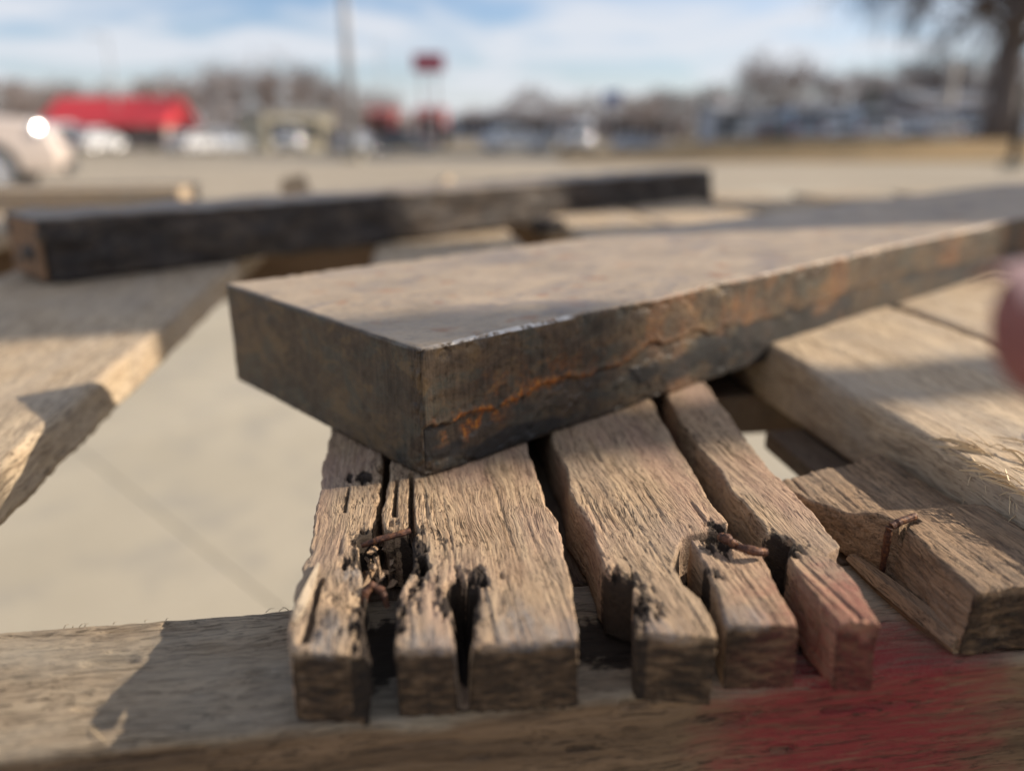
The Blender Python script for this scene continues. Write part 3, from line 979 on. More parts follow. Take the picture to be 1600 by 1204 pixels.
# loose hairs along the stringer's back edge
mb = MB(); r = random.Random(11)
for _ in range(26):
    e = r.uniform(-0.17, -0.03); u = 0.1735
    L = r.uniform(0.0005, 0.0014)
    a = r.uniform(0.2, 2.9)
    p = Vector((e - E0, u - U0, CAM_Z - HB - 0.002))
    q1 = p + Vector((math.cos(a) * L * 0.8, 0, L * 0.7)); q2 = q1 + Vector((math.cos(a) * L * 0.8, 0.0004, -L * 0.1))
    mb.tube([p, q1, q2], [0.00011, 0.0001, 0.00005], 3, cap=False)
o = mb.build('wood_fibres', M_stringer, S1); o['kind'] = 'stuff'
MB().tube([to_local(140, 1136, 0.1113), to_local(152, 1146, 0.1108), to_local(164, 1158, 0.1114)], [0.00006, 0.00012, 0.00006], 5).build('splinter', M_fibre, S1)


# ------------------------------------------------------------------ the steel bars
def frange(parts):
    out = [0.0]
    for end, step in parts:
        n = max(1, int(round((end - out[-1]) / step)))
        out += list(np.linspace(out[-1], end, n + 1)[1:])
    return np.array(out)


def steel_bar(name, label, corner, direction, length, width, h_top, h_bot, mat, ss, ws, zs, seed, ledge=True, group=None):
    d = np.array(direction) / np.hypot(*direction)
    rz = math.atan2(d[1], d[0])
    T = h_bot - h_top
    C, Q = boxgrid(len(ss) - 1, len(ws) - 1, len(zs) - 1)
    s = ss[C[:, 0]]; w = ws[C[:, 1]]; z = zs[C[:, 2]]
    # rounded arrises
    ds = np.minimum(s, length - s); dw = np.minimum(w, width - w); dz = np.minimum(z, T - z)
    rr = 0.0010 + 0.0009 * fbm(s * 200, w * 200, z * 200, seed, 3)
    P = np.stack([s, w, z], 1)
    lo = np.stack([np.full_like(s, 1)] * 3, 1) * rr[:, None]
    hi = np.array([length, width, T])[None, :] - lo
    core = np.clip(P, lo, hi)
    dv = P - core
    ln = np.linalg.norm(dv, axis=1)
    m = ln > 1e-9
    P[m] = core[m] + dv[m] / ln[m][:, None] * rr[m][:, None]
    N = np_normals(P, Q)
    disp = (fbm(s * 70, w * 70, z * 70, seed + 3, 4) - 0.5) * 0.0006 + (fbm(s * 500, w * 500, z * 500, seed + 4, 3) - 0.5) * 0.00022
    if not ledge:
        disp = disp * 2.0 + (fbm(s * 28, w * 40, z * 60, seed + 40, 4, 0.6) - 0.5) * 0.0085
    P[:, 1] += (fbm(s * 9, s * 0 + 3.3, None, seed + 51, 3) - 0.5) * 0.0014
    P[:, 2] += (fbm(s * 11, w * 6, None, seed + 53, 3) - 0.5) * 0.0008 * (z > T * 0.5)
    near = w < 1e-7           # the long face that looks at the lens
    zl = T * (0.40 + 0.13 * sstep(0.0, 0.12, s)) + (fbm(s * 110, s * 0, None, seed + 6, 4) - 0.5) * 0.006 + (vnoise(s * 600, s * 0, None, seed + 7) - 0.5) * 0.0012
    below = sstep(0.0003, -0.0003, z - zl)
    patch = fbm(s * 60, z * 80, None, seed + 9, 4)
    if ledge:
        fade = np.interp(s, [0, 0.09, 0.16, 1], [1, 1, 0.35, 0.2])
        depth = 0.00055 * np.exp(-((z - zl) / 0.006) ** 2) + 0.00040 * sstep(0.45, 0.50, patch)
        depth = depth * below - 0.00022 * np.exp(-((z - zl - 0.0008) / 0.0011) ** 2) * (1 - below)
        disp = disp - near * depth * fade
        nk = sstep(0.58, 0.74, fbm(s * 230, w * 230, z * 230, seed + 27, 4)) * np.exp(-(np.minimum(dz, dw) + np.minimum(np.maximum(dz, dw), 0.02) * 0.6) / 0.0016)
        disp = disp - 0.0013 * nk
        # chipped near corner and bottom arris
        disp = disp - 0.0012 * sstep(0.010, 0.0, s + w + z * 0.6) * fbm(s * 700, w * 700, z * 700, seed + 12, 3)
        endf = s < 1e-7
        disp = disp - endf * 0.0008 * sstep(0.006, 0.0015, w) * sstep(0.4, 0.6, fbm(z * 200, w * 500, None, seed + 14, 3)) * sstep(0.012, 0.02, z)
    P = P + N * disp[:, None]
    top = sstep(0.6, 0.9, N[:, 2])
    rust = np.zeros_like(s); scl = np.zeros_like(s)
    if ledge:
        rn = fbm(s * 260, z * 260, w * 260, seed + 16, 4)
        along = np.interp(s, [0.0, 0.006, 0.012, 0.03, 0.05, 0.075, 0.10, 0.14, 0.25, 0.5, 1.0], [0.0, 0.35, 1.0, 0.9, 0.75, 0.25, 0.35, 0.06, 0.04, 0.04, 0.04])
        band = np.exp(-((z - zl - 0.0004) / 0.0014) ** 2) + 0.25 * np.exp(-((z - zl - 0.004) / 0.006) ** 2) * sstep(0.5, 0.65, rn) + 0.8 * np.exp(-((z - zl + 0.004) / 0.004) ** 2) * sstep(0.035, 0.015, s) * sstep(0.42, 0.6, rn)
        rust = near * np.clip(along * band * sstep(0.30, 0.58, rn) * 1.6, 0, 1)
        rust = np.maximum(rust, near * 0.28 * sstep(0.56, 0.75, fbm(s * 60, z * 40, None, seed + 19, 4)))
        arr = np.exp(-((T - z) / 0.0012) ** 2) * near
        rust = np.maximum(rust, arr * 0.5 * sstep(0.05, 0.14, s) * sstep(0.40, 0.6, rn))
        scl = near * below * (0.25 + 0.65 * sstep(0.47, 0.55, fbm(s * 42, z * 90, None, seed + 21, 4)))
        scl = np.maximum(scl, 0.55 * sstep(0.45, 0.6, fbm(s * 90, w * 90, z * 120, seed + 23, 4)) * sstep(0.010, 0.0, z))
    me = np_mesh(name, P, Q, mat)
    attr(me, 'top', top); attr(me, 'rust', rust); attr(me, 'scale', scl)
    edge = ((dz < 0.0009) & (dw < 0.0010) & (z > T * 0.5)) | ((dz < 0.0012) & (ds < 0.0010) & (z > T * 0.5) & (w < 0.03)) | ((ds < 0.0009) & (dw < 0.0009) & (w < 0.02) & (s < 0.02))
    edge_glint = sstep(0.44, 0.62, fbm(s * 45, w * 45, z * 45, seed + 31, 3)) * np.interp(s, [0, 0.004, 0.012, 0.03, 0.075, 0.10, 1.0], [0.5, 0.5, 0.9, 1.0, 0.8, 0.12, 0.05])  # pale bare-metal tint painted along the arrises as their glint
    edge_glint = edge_glint * np.where(dz < 0.0012, 1.0, 0.75) * np.where((ds < 0.0010) & (dw > 0.002), 0.35, 1.0)
    attr(me, 'edge', edge * edge_glint if ledge else edge * 0.0)
    o = link(bpy.data.objects.new(name, me))
    o.location = (corner[0], corner[1], CAM_Z - h_bot)
    o.rotation_euler = (0, 0, rz)
    return tag(o, label, 'steel bar', group)


N_top = np.array(at_h(657, 545, 0.056))
T_top = np.array(at_h(353, 443, 0.056))
wdir = (T_top - N_top); WID = float(np.hypot(*wdir)); wdir = wdir / WID
ldir = (wdir[1], -wdir[0])
bar = steel_bar('steel_bar', 'thick brown flat steel bar with an orange rust seam lying across the split board', N_top, ldir, 0.95, WID, 0.056, HT - 0.0002, M_steel,
                frange([(0.004, 0.0003), (0.16, 0.0006), (0.30, 0.0015), (0.95, 0.01)]),
                frange([(0.004, 0.0003), (0.03, 0.0008), (WID - 0.004, 0.0014), (WID, 0.0005)]),
                frange([(0.003, 0.0004), (0.035, 0.0004), (0.038, 0.0003)]) * ((HT - 0.0002 - 0.056) / 0.038), 900)

# the dark bar behind, across the deck
b0 = np.array(at_h(78, 447, HT)); b1 = np.array(at_h(1112, 316, HT))
dd = b1 - b0; BLEN = float(np.hypot(*dd))
back = steel_bar('steel_bar', 'long black steel bar lying across the back of the pallet with a brown cut end', b0, dd, BLEN, 0.066, HT - 0.0405, HT - 0.0012, M_black,
                 frange([(BLEN, 0.004)]), frange([(0.066, 0.003)]), frange([(0.0393, 0.002)]), 950, ledge=False)
fl = MB().box(-0.0008, 0.0004, 0.002, 0.064, 0.002, 0.037).build('cut_end', M_cut, back)

# grey plank end and small dark block behind the dark bar
pe, pu = loc_px(283, 322, HT)
pl = MB().box(-0.75, 0.0, 0.0, 0.11, 0.0, 0.024).build('plank', M_board, None, bevel=0.002)
x, y = at_h(284, 326, HT)
pl.location = (x, y, CAM_Z - HT); pl.rotation_euler = (0, 0, R(9))
tag(pl, 'short grey plank lying on the deck behind the left end of the black bar', 'plank')
x, y = at_h(856, 366, HT)
oc = MB().box(-0.010, 0.010, -0.012, 0.012, 0.0, 0.014).build('dark_block', M_black, None, bevel=0.0015)  # dark block added to fill a dark spot on the deck
oc.location = (x, y, CAM_Z - HT); oc.rotation_euler = (0, 0, R(40))
tag(oc, 'small dark block on the deck in front of the black bar', 'offcut')
for k, (px, py, lab) in enumerate(((462, 292, 'pale wood chip behind the middle of the black bar'), (690, 296, 'pinkish wood chip behind the right half of the black bar'))):
    x, y = at_h(px, py + 21, HT)
    ch = MB().add([(-0.022, -0.012, 0), (0.02, -0.016, 0), (0.024, 0.012, 0), (-0.018, 0.014, 0), (-0.016, -0.008, 0.028), (0.013, -0.01, 0.034), (0.017, 0.007, 0.026), (-0.012, 0.01, 0.02)],
                  [(3, 2, 1, 0), (4, 5, 6, 7), (0, 1, 5, 4), (1, 2, 6, 5), (2, 3, 7, 6), (3, 0, 4, 7)]).build('wood_chip', M_board)
    ch.location = (x, y, CAM_Z - HT + 0.001); ch.rotation_euler = (0, 0, R(20 + 60 * k))
    tag(ch, lab, 'wood chip')


# ------------------------------------------------------------------ unseen rack added off to the right so its uprights shade the deck in bands
S2 = np.array([math.cos(SUN_AZ), math.sin(SUN_AZ)]); C2 = np.array([-S2[1], S2[0]])
rb = S2 * 2.3 + C2 * 0.6
rack = thing('shade_rack', 'rack of grey posts and upright panels added out of view to shade the deck in bands', 'rack', (rb[0], rb[1], 0.0), SUN_AZ)
MB().box(-0.035, 0.035, 0.203 - 0.6, 0.246 - 0.6, 0, 2.9).build('post', M_shade_rack, rack, bevel=0.004)
MB().box(-0.02, 0.02, 0.402 - 0.6, 0.69 - 0.6, 0.1, 2.9).build('panel', M_ply, rack, bevel=0.003)
MB().box(-0.02, 0.02, 0.80 - 0.6, 0.97 - 0.6, 0.1, 2.9).build('panel', M_ply, rack, bevel=0.003)
MB().box(-0.03, 0.03, 1.10 - 0.6, 1.16 - 0.6, 0, 2.9).build('post', M_shade_rack, rack, bevel=0.004)
for z in (0.15, 2.8):
    MB().box(0.036, 0.086, 0.15 - 0.6, 1.2 - 0.6, z, z + 0.08).build('beam', M_shade_rack, rack, bevel=0.004)


# ------------------------------------------------------------------ trees
def bare_tree(seed, H, spread, trunk_r, n1=9, twig=150, droop=0.0, split=0.35):
    r = random.Random(seed)
    tr, tw = MB(), MB()
    lean = r.uniform(-0.03, 0.03)
    top = H * 0.62
    axis = [Vector((lean * z + r.uniform(-.02, .02) * z, r.uniform(-.02, .02) * z, z)) for z in np.linspace(0, top, 7)]
    tr.tube(axis, [trunk_r * (1.25 if i == 0 else 1 - 0.75 * i / 6) for i in range(7)], 8)
    tips = []

    def limb(p, d, L, rad, lev, mb):
        pts = [p]; dd = d.copy()
        for k in range(4):
            dd = (dd + Vector((r.uniform(-.25, .25), r.uniform(-.25, .25), r.uniform(-.1, .22) - droop * lev * 0.35))).normalized()
            pts.append(pts[-1] + dd * (L / 4))
        mb.tube(pts, [rad * (1 - 0.2 * k) for k in range(5)], 5 if lev < 2 else 3, cap=False)
        if lev < 2:
            for k in range(5 if lev == 0 else 4):
                t = pts[r.randint(1, 4)]
                nd = (dd + Vector((r.uniform(-.9, .9), r.uniform(-.9, .9), r.uniform(-.35, .6) - droop * 0.5))).normalized()
                limb(t, nd, L * r.uniform(0.45, 0.7), rad * 0.5, lev + 1, mb)
        else:
            tips.append((pts[2], dd)); tips.append((pts[4], dd))
    for k in range(n1):
        z = top * r.uniform(split, 1.0)
        i = min(5, int(z / top * 6)); f = z / top * 6 - i
        p = axis[i].lerp(axis[i + 1], min(f, 1))
        a = 2 * math.pi * k / n1 + r.uniform(-.4, .4)
        d = Vector((math.cos(a), math.sin(a), r.uniform(0.35, 1.3))).normalized()
        limb(p, d, spread * r.uniform(0.7, 1.15) * (1.15 - 0.5 * z / top), trunk_r * 0.36, 0, tr)
    for (p, d) in tips:
        for _ in range(max(1, twig // 22)):
            nd = (d * 0.6 + Vector((r.uniform(-.9, .9), r.uniform(-.9, .9), r.uniform(-.5, .8) - droop * 1.6))).normalized()
            L = spread * r.uniform(0.12, 0.3)
            m = p + nd * L * 0.5 + Vector((0, 0, L * 0.08))
            q = p + nd * L + Vector((0, 0, -droop * L * 0.6))
            w = spread * 0.0046
            s = Vector((r.uniform(-1, 1), r.uniform(-1, 1), r.uniform(-.5, .5))).normalized() * w
            tw.add([p - s, p + s, m + s * 0.8, m - s * 0.8, q], [(0, 1, 2, 3), (3, 2, 4)])
    return tr, tw


TREE = {}
for key, args, mat in (('a', (1, 7.5, 3.4, 0.20), M_twig), ('b', (2, 9.0, 3.8, 0.26), M_twig2), ('c', (3, 6.0, 3.8, 0.16), M_twig)):
    tr, tw = bare_tree(*args, n1=10, twig=160)
    t_o = tr.build('trunk', mat); c_o = tw.build('crown', mat)
    TREE[key] = (t_o.data, c_o.data)
    bpy.data.objects.remove(t_o); bpy.data.objects.remove(c_o)
TREE_H = {'a': 7.4, 'b': 8.6, 'c': 6.4}


def place_tree(key, px, py_top, d, label, wide=1.0):
    x, zt = at_d(px, py_top, d)
    zb = float(ground_z(x, d))
    s = (zt - zb) * 1.03 / TREE_H[key]
    t = thing('bare_tree', label, 'tree', (x, d, zb), random.uniform(0, 6.28), 'bare winter trees along the skyline')
    for nm, me in zip(('trunk', 'crown'), TREE[key]):
        link(bpy.data.objects.new(nm, me), t)
    t.scale = (s * wide, s * wide, s)
    return t


trees = [
    ('c', 8, 128, 95, 'small bare tree behind the pearl car at the far left', 1.6),
    ('a', 55, 132, 104, 'bare tree behind the left end of the red roof', 1.5),
    ('c', 118, 136, 106, 'low bare tree behind the red roof, left of its middle', 1.5),
    ('c', 232, 128, 108, 'bare tree behind the right half of the red roof', 1.5),
    ('a', 295, 122, 100, 'brown bare tree at the right end of the red roof', 1.3),
    ('b', 352, 112, 98, 'bare tree left of the tallest brown crown in the left skyline', 1.3),
    ('a', 405, 98, 92, 'tallest brown bare tree of the left skyline', 1.35),
    ('c', 452, 118, 96, 'rounded bare tree behind the cream building', 1.5),
    ('b', 495, 124, 100, 'grey bare tree just left of the tall light pole', 1.3),
    ('c', 548, 138, 104, 'grey bare tree just right of the tall light pole', 1.4),
    ('c', 596, 160, 118, 'low bare tree over the faded red shed', 1.5),
    ('a', 740, 176, 150, 'distant low tree right of the maroon sign', 1.5),
    ('c', 820, 172, 150, 'distant low tree over the long grey building', 1.6),
    ('a', 880, 166, 140, 'distant tree left of the blue sign', 1.5),
    ('c', 1000, 150, 120, 'brown bare tree right of the blue sign', 1.5),
    ('b', 1050, 146, 125, 'brown bare tree left of the dark conifer', 1.3),
    ('c', 1150, 142, 110, 'bare tree right of the dark conifer', 1.3),
    ('b', 1190, 108, 84, 'grey bare tree on the left flank of the tall grey crown', 1.2),
    ('a', 1228, 92, 80, 'tallest grey bare tree right of centre', 1.2),
    ('b', 1290, 116, 88, 'grey tree over the row of houses', 1.3),
    ('a', 1345, 118, 84, 'dark bare tree in the middle of the right skyline', 1.4),
    ('c', 1400, 114, 80, 'dark bushy bare tree behind the parked cars', 1.6),
    ('b', 1450, 96, 76, 'dark bare tree left of the pale pole', 1.35),
    ('a', 1520, 92, 74, 'dark bare tree behind the great trunk', 1.35),
    ('c', 1600, 88, 72, 'dark bare tree at the right edge of the picture', 1.5),
]
for t in trees:
    place_tree(*t)

# the far wood along the horizon: one mass of twigs nobody could count
mb = MB(); r = random.Random(77)
for _ in range(16000):
    x = r.uniform(-150, 170); y = r.uniform(150, 172)
    hmax = 5.2 + 2.2 * math.sin(x * 0.07) + 1.6 * math.sin(x * 0.19 + 1) + 1.0 * math.sin(x * 0.53)
    z = -1.2 + max(1.5, hmax) * r.random() ** 1.1
    a, b2 = r.uniform(-0.8, 0.8), r.uniform(0.8, 2.0)
    w = 0.10
    mb.add([(x - w, y, z), (x + w, y, z), (x + a + w * .5, y + r.uniform(-.6, .6), z + b2), (x + a - w * .5, y + r.uniform(-.6, .6), z + b2)], [(0, 1, 2, 3)])
o = mb.build('distant_wood', M_twig)
tag(o, 'low brown leafless wood along the far horizon', 'wood', kind='stuff')

# the great drooping tree on the right
tr, tw = bare_tree(21, 19.0, 7.5, 0.72, n1=24, twig=130, droop=0.38, split=0.30)
x, _ = at_d(1563, 180, 38)
big = thing('bare_tree', 'great bare tree with a thick trunk and drooping twigs at the upper right', 'tree', (x, 38, float(ground_z(x, 38))), 0.9)
M_bigbark = simple('dark_bark', (0.115, 0.098, 0.092), 0.9, var=0.3, scale=2)
tr.build('trunk', M_bigbark, big, smooth=True); tw.build('crown', M_bigbark, big)


def conifer(seed, H, rad):
    r = random.Random(seed); mb = MB()
    for _ in range(900):
        t = r.random() ** 0.7
        z = H * (0.08 + 0.92 * (1 - t)); rr = rad * t * r.uniform(0.3, 1)
        a = r.uniform(0, 6.28)
        p = Vector((math.cos(a) * rr, math.sin(a) * rr, z)); d = Vector((math.cos(a), math.sin(a), -0.4)) * rad * 0.22
        s = Vector((-math.sin(a), math.cos(a), 0)) * rad * 0.07
        mb.add([p - s, p + s, p + d], [(0, 1, 2)])
    return mb


for px, py, d, lab in ((1104, 142, 105, 'small dark conifer left of the tall grey bare tree'), (1365, 128, 70, 'dark green conifer behind the parked cars on the right')):
    x, zt = at_d(px, py, d); zb = float(ground_z(x, d))
    c = thing('conifer_tree', lab, 'tree', (x, d, zb))
    MB().tube([(0, 0, 0), (0, 0, (zt - zb) * 0.9)], [0.18, 0.04], 6).build('trunk', M_twig, c)
    conifer(int(px), zt - zb, (zt - zb) * 0.33).build('crown', M_needle, c)


# ------------------------------------------------------------------ cars
def lens(rad, half, az, el, n=8):
    """gently domed round lens facing az (about z) and el, with a rim folded back so that it has thickness"""
    rot = Matrix.Rotation(az, 3, 'Z') @ Matrix.Rotation(-el, 3, 'Y')
    vs, fs = [Vector((0.0, 0, 0))], []
    m = 16
    for i in range(1, n + 2):
        th = half * min(i, n) / n
        for k in range(m):
            a = 2 * math.pi * k / m
            vs.append(Vector((rad * (math.cos(th) - 1) - (0.10 if i > n else 0), rad * math.sin(th) * math.cos(a), rad * math.sin(th) * math.sin(a))))
    fs += [(0, 1 + k, 1 + (k + 1) % m) for k in range(m)]
    for i in range(n):
        for k in range(m):
            a, b = 1 + i * m + k, 1 + i * m + (k + 1) % m
            fs.append((a, a + m, b + m, b))
    return [rot @ v for v in vs], fs


def car(kind, paint, label, loc, rz, group=None, rims=True):
    """nose towards local +X, origin on the ground under the middle"""
    t = thing('parked_car', label, 'car', loc, rz, group)
    pm = PAINT[paint]
    if kind == 'suv':
        L, W, Hh, bel, wr, wx = 4.75, 1.86, 1.74, 1.06, 0.365, 1.42
        prof = [(-2.36, 0.45), (-2.34, 0.95), (-2.20, 1.08), (0.95, 1.08), (1.35, 1.04), (1.95, 0.98), (2.25, 0.86), (2.37, 0.62), (2.36, 0.34), (-2.30, 0.34)]
        cab = [(-2.22, 1.06), (-2.02, 1.58), (-1.75, 1.72), (-0.2, 1.75), (0.28, 1.66), (1.12, 1.06)]
        wins = [(-1.92, -1.18), (-1.10, -0.32), (-0.24, 0.62)]
    else:
        L, W, Hh, bel, wr, wx = 4.6, 1.80, 1.45, 0.92, 0.33, 1.36
        prof = [(-2.28, 0.42), (-2.27, 0.82), (-2.05, 0.95), (-1.5, 0.98), (0.95, 0.94), (1.6, 0.86), (2.1, 0.74), (2.28, 0.56), (2.27, 0.28), (-2.22, 0.28)]
        cab = [(-1.75, 0.95), (-1.10, 1.36), (-0.7, 1.43), (0.0, 1.44), (0.35, 1.38), (1.15, 0.92)]
        wins = [(-1.15, -0.38), (-0.30, 0.62)]
    # body shell with tumblehome: lower sides swell, sills tuck in
    n = len(prof); vs = []; fs = []
    sect = [(-1.0, 0.90), (-0.94, 0.985), (-0.80, 1.0), (0.80, 1.0), (0.94, 0.985), (1.0, 0.90)]
    zc = 0.62
    for (yy, sc_) in sect:
        for (px_, pz) in prof:
            vs.append((px_ * (0.97 + 0.03 * sc_) * (1 - 0.04 * (abs(yy) > 0.9)), yy * W / 2 * (1 - 0.05 * max(0, (pz - 0.7) / 0.4)), zc + (pz - zc) * sc_))
    for k in range(len(sect) - 1):
        for i in range(n):
            fs.append((k * n + i, k * n + (i + 1) % n, (k + 1) * n + (i + 1) % n, (k + 1) * n + i))
    fs.append(tuple(range(n))[::-1]); fs.append(tuple((len(sect) - 1) * n + i for i in range(n)))
    MB().add(vs, fs).build('body', pm, t, smooth=True, bevel=0.03)
    m = len(cab); vs = []; fs = []
    zb, zt = cab[0][1], max(z for _, z in cab)
    for sg in (-1, 1):
        for (px_, pz) in cab:
            vs.append((px_, sg * W / 2 * (0.94 - 0.20 * (pz - zb) / (zt - zb)), pz))
    for i in range(m):
        fs.append((i, (i + 1) % m, m + (i + 1) % m, m + i))
    fs.append(tuple(range(m))[::-1]); fs.append(tuple(m + i for i in range(m)))
    MB().add(vs, fs).build('cabin', pm, t, bevel=0.035)

    def yside(z):
        return W / 2 * (0.94 - 0.20 * (z - zb) / (zt - zb)) + 0.004
    z0, z1 = zb + 0.06, zt - 0.13
    for sg in (-1, 1):
        for (a, b) in wins:
            sl = 0.30 if b == wins[-1][1] else 0.0
            s2 = 0.22 if a == wins[0][0] else 0.0
            MB().add([(a, sg * yside(z0), z0), (b, sg * yside(z0), z0), (b - sl, sg * yside(z1), z1), (a + s2, sg * yside(z1), z1),
                      (a, sg * (yside(z0) - .02), z0), (b, sg * (yside(z0) - .02), z0), (b - sl, sg * (yside(z1) - .02), z1), (a + s2, sg * (yside(z1) - .02), z1)],
                     [(0, 1, 2, 3), (7, 6, 5, 4), (0, 4, 5, 1), (1, 5, 6, 2), (2, 6, 7, 3), (3, 7, 4, 0)]).build('side_window', M_glass, t)
    (xa, za), (xb, zb2) = cab[-2], cab[-1]
    MB().add([(xb - 0.06 + 0.012, -W * 0.42, zb2 + 0.05), (xb - 0.06 + 0.012, W * 0.42, zb2 + 0.05), (xa + 0.05, W * 0.36, za - 0.03), (xa + 0.05, -W * 0.36, za - 0.03),
              (xb - 0.10, -W * 0.42, zb2 + 0.03), (xb - 0.10, W * 0.42, zb2 + 0.03), (xa, W * 0.36, za - 0.05), (xa, -W * 0.36, za - 0.05)],
             [(0, 1, 2, 3), (7, 6, 5, 4), (0, 4, 5, 1), (1, 5, 6, 2), (2, 6, 7, 3), (3, 7, 4, 0)]).build('windscreen', M_glass, t)
    (xa, za), (xb, zb2) = cab[0], cab[1]
    MB().add([(xa - 0.005, -W * 0.40, za + 0.06), (xa - 0.005, W * 0.40, za + 0.06), (xb - 0.03, W * 0.35, zb2 - 0.02), (xb - 0.03, -W * 0.35, zb2 - 0.02),
              (xa + 0.05, -W * 0.40, za + 0.06), (xa + 0.05, W * 0.40, za + 0.06), (xb + 0.03, W * 0.35, zb2 - 0.04), (xb + 0.03, -W * 0.35, zb2 - 0.04)],
             [(0, 1, 2, 3), (7, 6, 5, 4), (0, 4, 5, 1), (1, 5, 6, 2), (2, 6, 7, 3), (3, 7, 4, 0)]).build('rear_window', M_glass, t)
    for sx in (wx, -wx):
        for sg in (-1, 1):
            MB().tube([(sx, sg * (W / 2 - 0.26), wr), (sx, sg * (W / 2 - 0.02), wr)], wr * 1.13, 24).build('wheel_arch', M_trim, t)
            wh = MB().tube([(sx, sg * (W / 2 - 0.22), wr), (sx, sg * (W / 2 - 0.20), wr), (sx, sg * (W / 2 - 0.01), wr), (sx, sg * (W / 2 + 0.012), wr)], [wr * 0.9, wr, wr, wr * 0.92], 24).build('tyre', M_tyre, t, smooth=False)
            if rims:
                rm = MB()
                for k in range(5):
                    a = 2 * math.pi * k / 5
                    ca, sa = math.cos(a), math.sin(a)
                    rm.tube([(sx, sg * (W / 2 + 0.02), wr), (sx + ca * wr * 0.62, sg * (W / 2 + 0.014), wr + sa * wr * 0.62)], [0.055, 0.04], 6)
                rm.tube([(sx, sg * (W / 2 - 0.03), wr), (sx, sg * (W / 2 + 0.015), wr)], wr * 0.64, 20)
                rm.build('rim', M_rim, wh)
    zf = prof[6][1] - 0.08
    for sg in (-1, 1):
        cap = lens(0.5, 0.22, sg * R(48 if kind == 'suv' else 16), R(15))
        hl = mesh_obj('headlight', [v + Vector((prof[7][0] - (0.26 if kind == 'suv' else 0.05), sg * W * (0.47 if kind == 'suv' else 0.42), zf + (0.09 if kind == 'suv' else 0))) for v in cap[0]], cap[1], M_lamp, t, smooth=True)
        MB().box(prof[1][0] - 0.02, prof[1][0] + 0.08, sg * W * 0.36 - 0.10, sg * W * 0.36 + 0.10, zf - 0.12, zf + 0.10).build('tail_light', M_tail, t, bevel=0.02)
        mr = MB().box(cab[-1][0] - 0.42, cab[-1][0] - 0.24, sg * (W / 2 + 0.02) - 0.09, sg * (W / 2 + 0.02) + 0.09, zb + 0.02, zb + 0.17).build('mirror', M_chrome if kind == 'suv' else pm, t, bevel=0.05, seg=4, smooth=True)
    MB().box(prof[7][0] - 0.05, prof[7][0] + 0.04, -W * 0.46, W * 0.46, 0.32, 0.46).build('bumper', M_trim, t, bevel=0.03)
    MB().box(prof[7][0] - 0.06, prof[7][0] + 0.012, -W * 0.22, W * 0.22, zf - 0.10, zf + 0.04).build('grille', M_trim, t, bevel=0.01)
    return t


xw, _ = at_d(20, 280, 11.4)
pc = car('suv', 'pearl', 'pearl white car with its front wheel and headlight at the left edge of the picture', (xw - 1.845, 11.68, -0.012), R(25))
pc.scale = (0.95, 1.1, 1.12)


def far_car(kind, paint, px, d, rz, label, group='distant parked cars', dz=0.0):
    x, _ = at_d(px, 200, d)
    return car(kind, paint, label, (x, d, float(ground_z(x, d)) + 0.03 + dz), R(rz), group)


far_car('suv', 'white', 100, 52, 80, 'white car below the left part of the red roof')
far_car('sedan', 'white', 142, 52, 85, 'white car below the middle of the red roof')
far_car('sedan', 'white', 300, 60, 75, 'white sedan at the right end of the red roofed shop')
far_car('sedan', 'silver', 322, 66, 80, 'silver sedan between the red roofed shop and the cream building')
far_car('suv', 'silver', 350, 66, 75, 'silver tall car just left of the cream building')
far_car('suv', 'white', 452, 58, -78, 'white car with a glinting windscreen in front of the cream building')
far_car('sedan', 'silver', 556, 60, 80, 'silver sedan just right of the tall light pole')
far_car('sedan', 'dark', 630, 58, 0, 'dark sedan between the two faded red sheds')
far_car('sedan', 'silver', 806, 52, 15, 'silver sedan left of the lone white car near the middle')
far_car('suv', 'white', 904, 52, -100, 'lone white car near the middle of the verge')
far_car('sedan', 'blue', 1000, 66, 0, 'blue-grey sedan below the brown trees right of the blue sign')
row = [('dark', 'sedan'), ('blue', 'suv'), ('silver', 'sedan'), ('silver', 'suv'), ('blue', 'sedan'), ('white', 'sedan'), ('blue', 'suv'), ('silver', 'sedan'), ('blue', 'sedan')]
names = ['dark sedan at the left end of the row behind the grass bank', 'blue-grey car second from the left in the row behind the bank', 'silver sedan third from the left in the row behind the bank',
         'silver tall car fourth from the left behind the bank', 'blue-grey sedan in the middle of the row behind the bank', 'white sedan in the row behind the grass bank',
         'tall blue-grey car left of the great trunk', 'silver sedan in front of the great trunk', 'blue-grey sedan at the right end of the row behind the bank']
for k, ((pc, kd), lab) in enumerate(zip(row, names)):
    far_car(kd, pc, 1190 + 52 * k, 43, random.choice((88, 94, -90, 84)), lab, 'cars parked in a row behind the grass bank', 0.30)


# ------------------------------------------------------------------ buildings, poles and signs
def win_row(parent, n, x0, x1, z0, z1, y, mat=M_glass):
    w = (x1 - x0) / n
    for k in range(n):
        f = MB().box(x0 + w * k + 0.1 * w, x0 + w * (k + 1) - 0.1 * w, y - 0.06, y + 0.04, z0, z1).build('window', M_trim, parent)
        MB().box(x0 + w * k + 0.15 * w, x0 + w * (k + 1) - 0.15 * w, y - 0.075, y - 0.055, z0 + 0.08, z1 - 0.08).build('pane', mat, f)


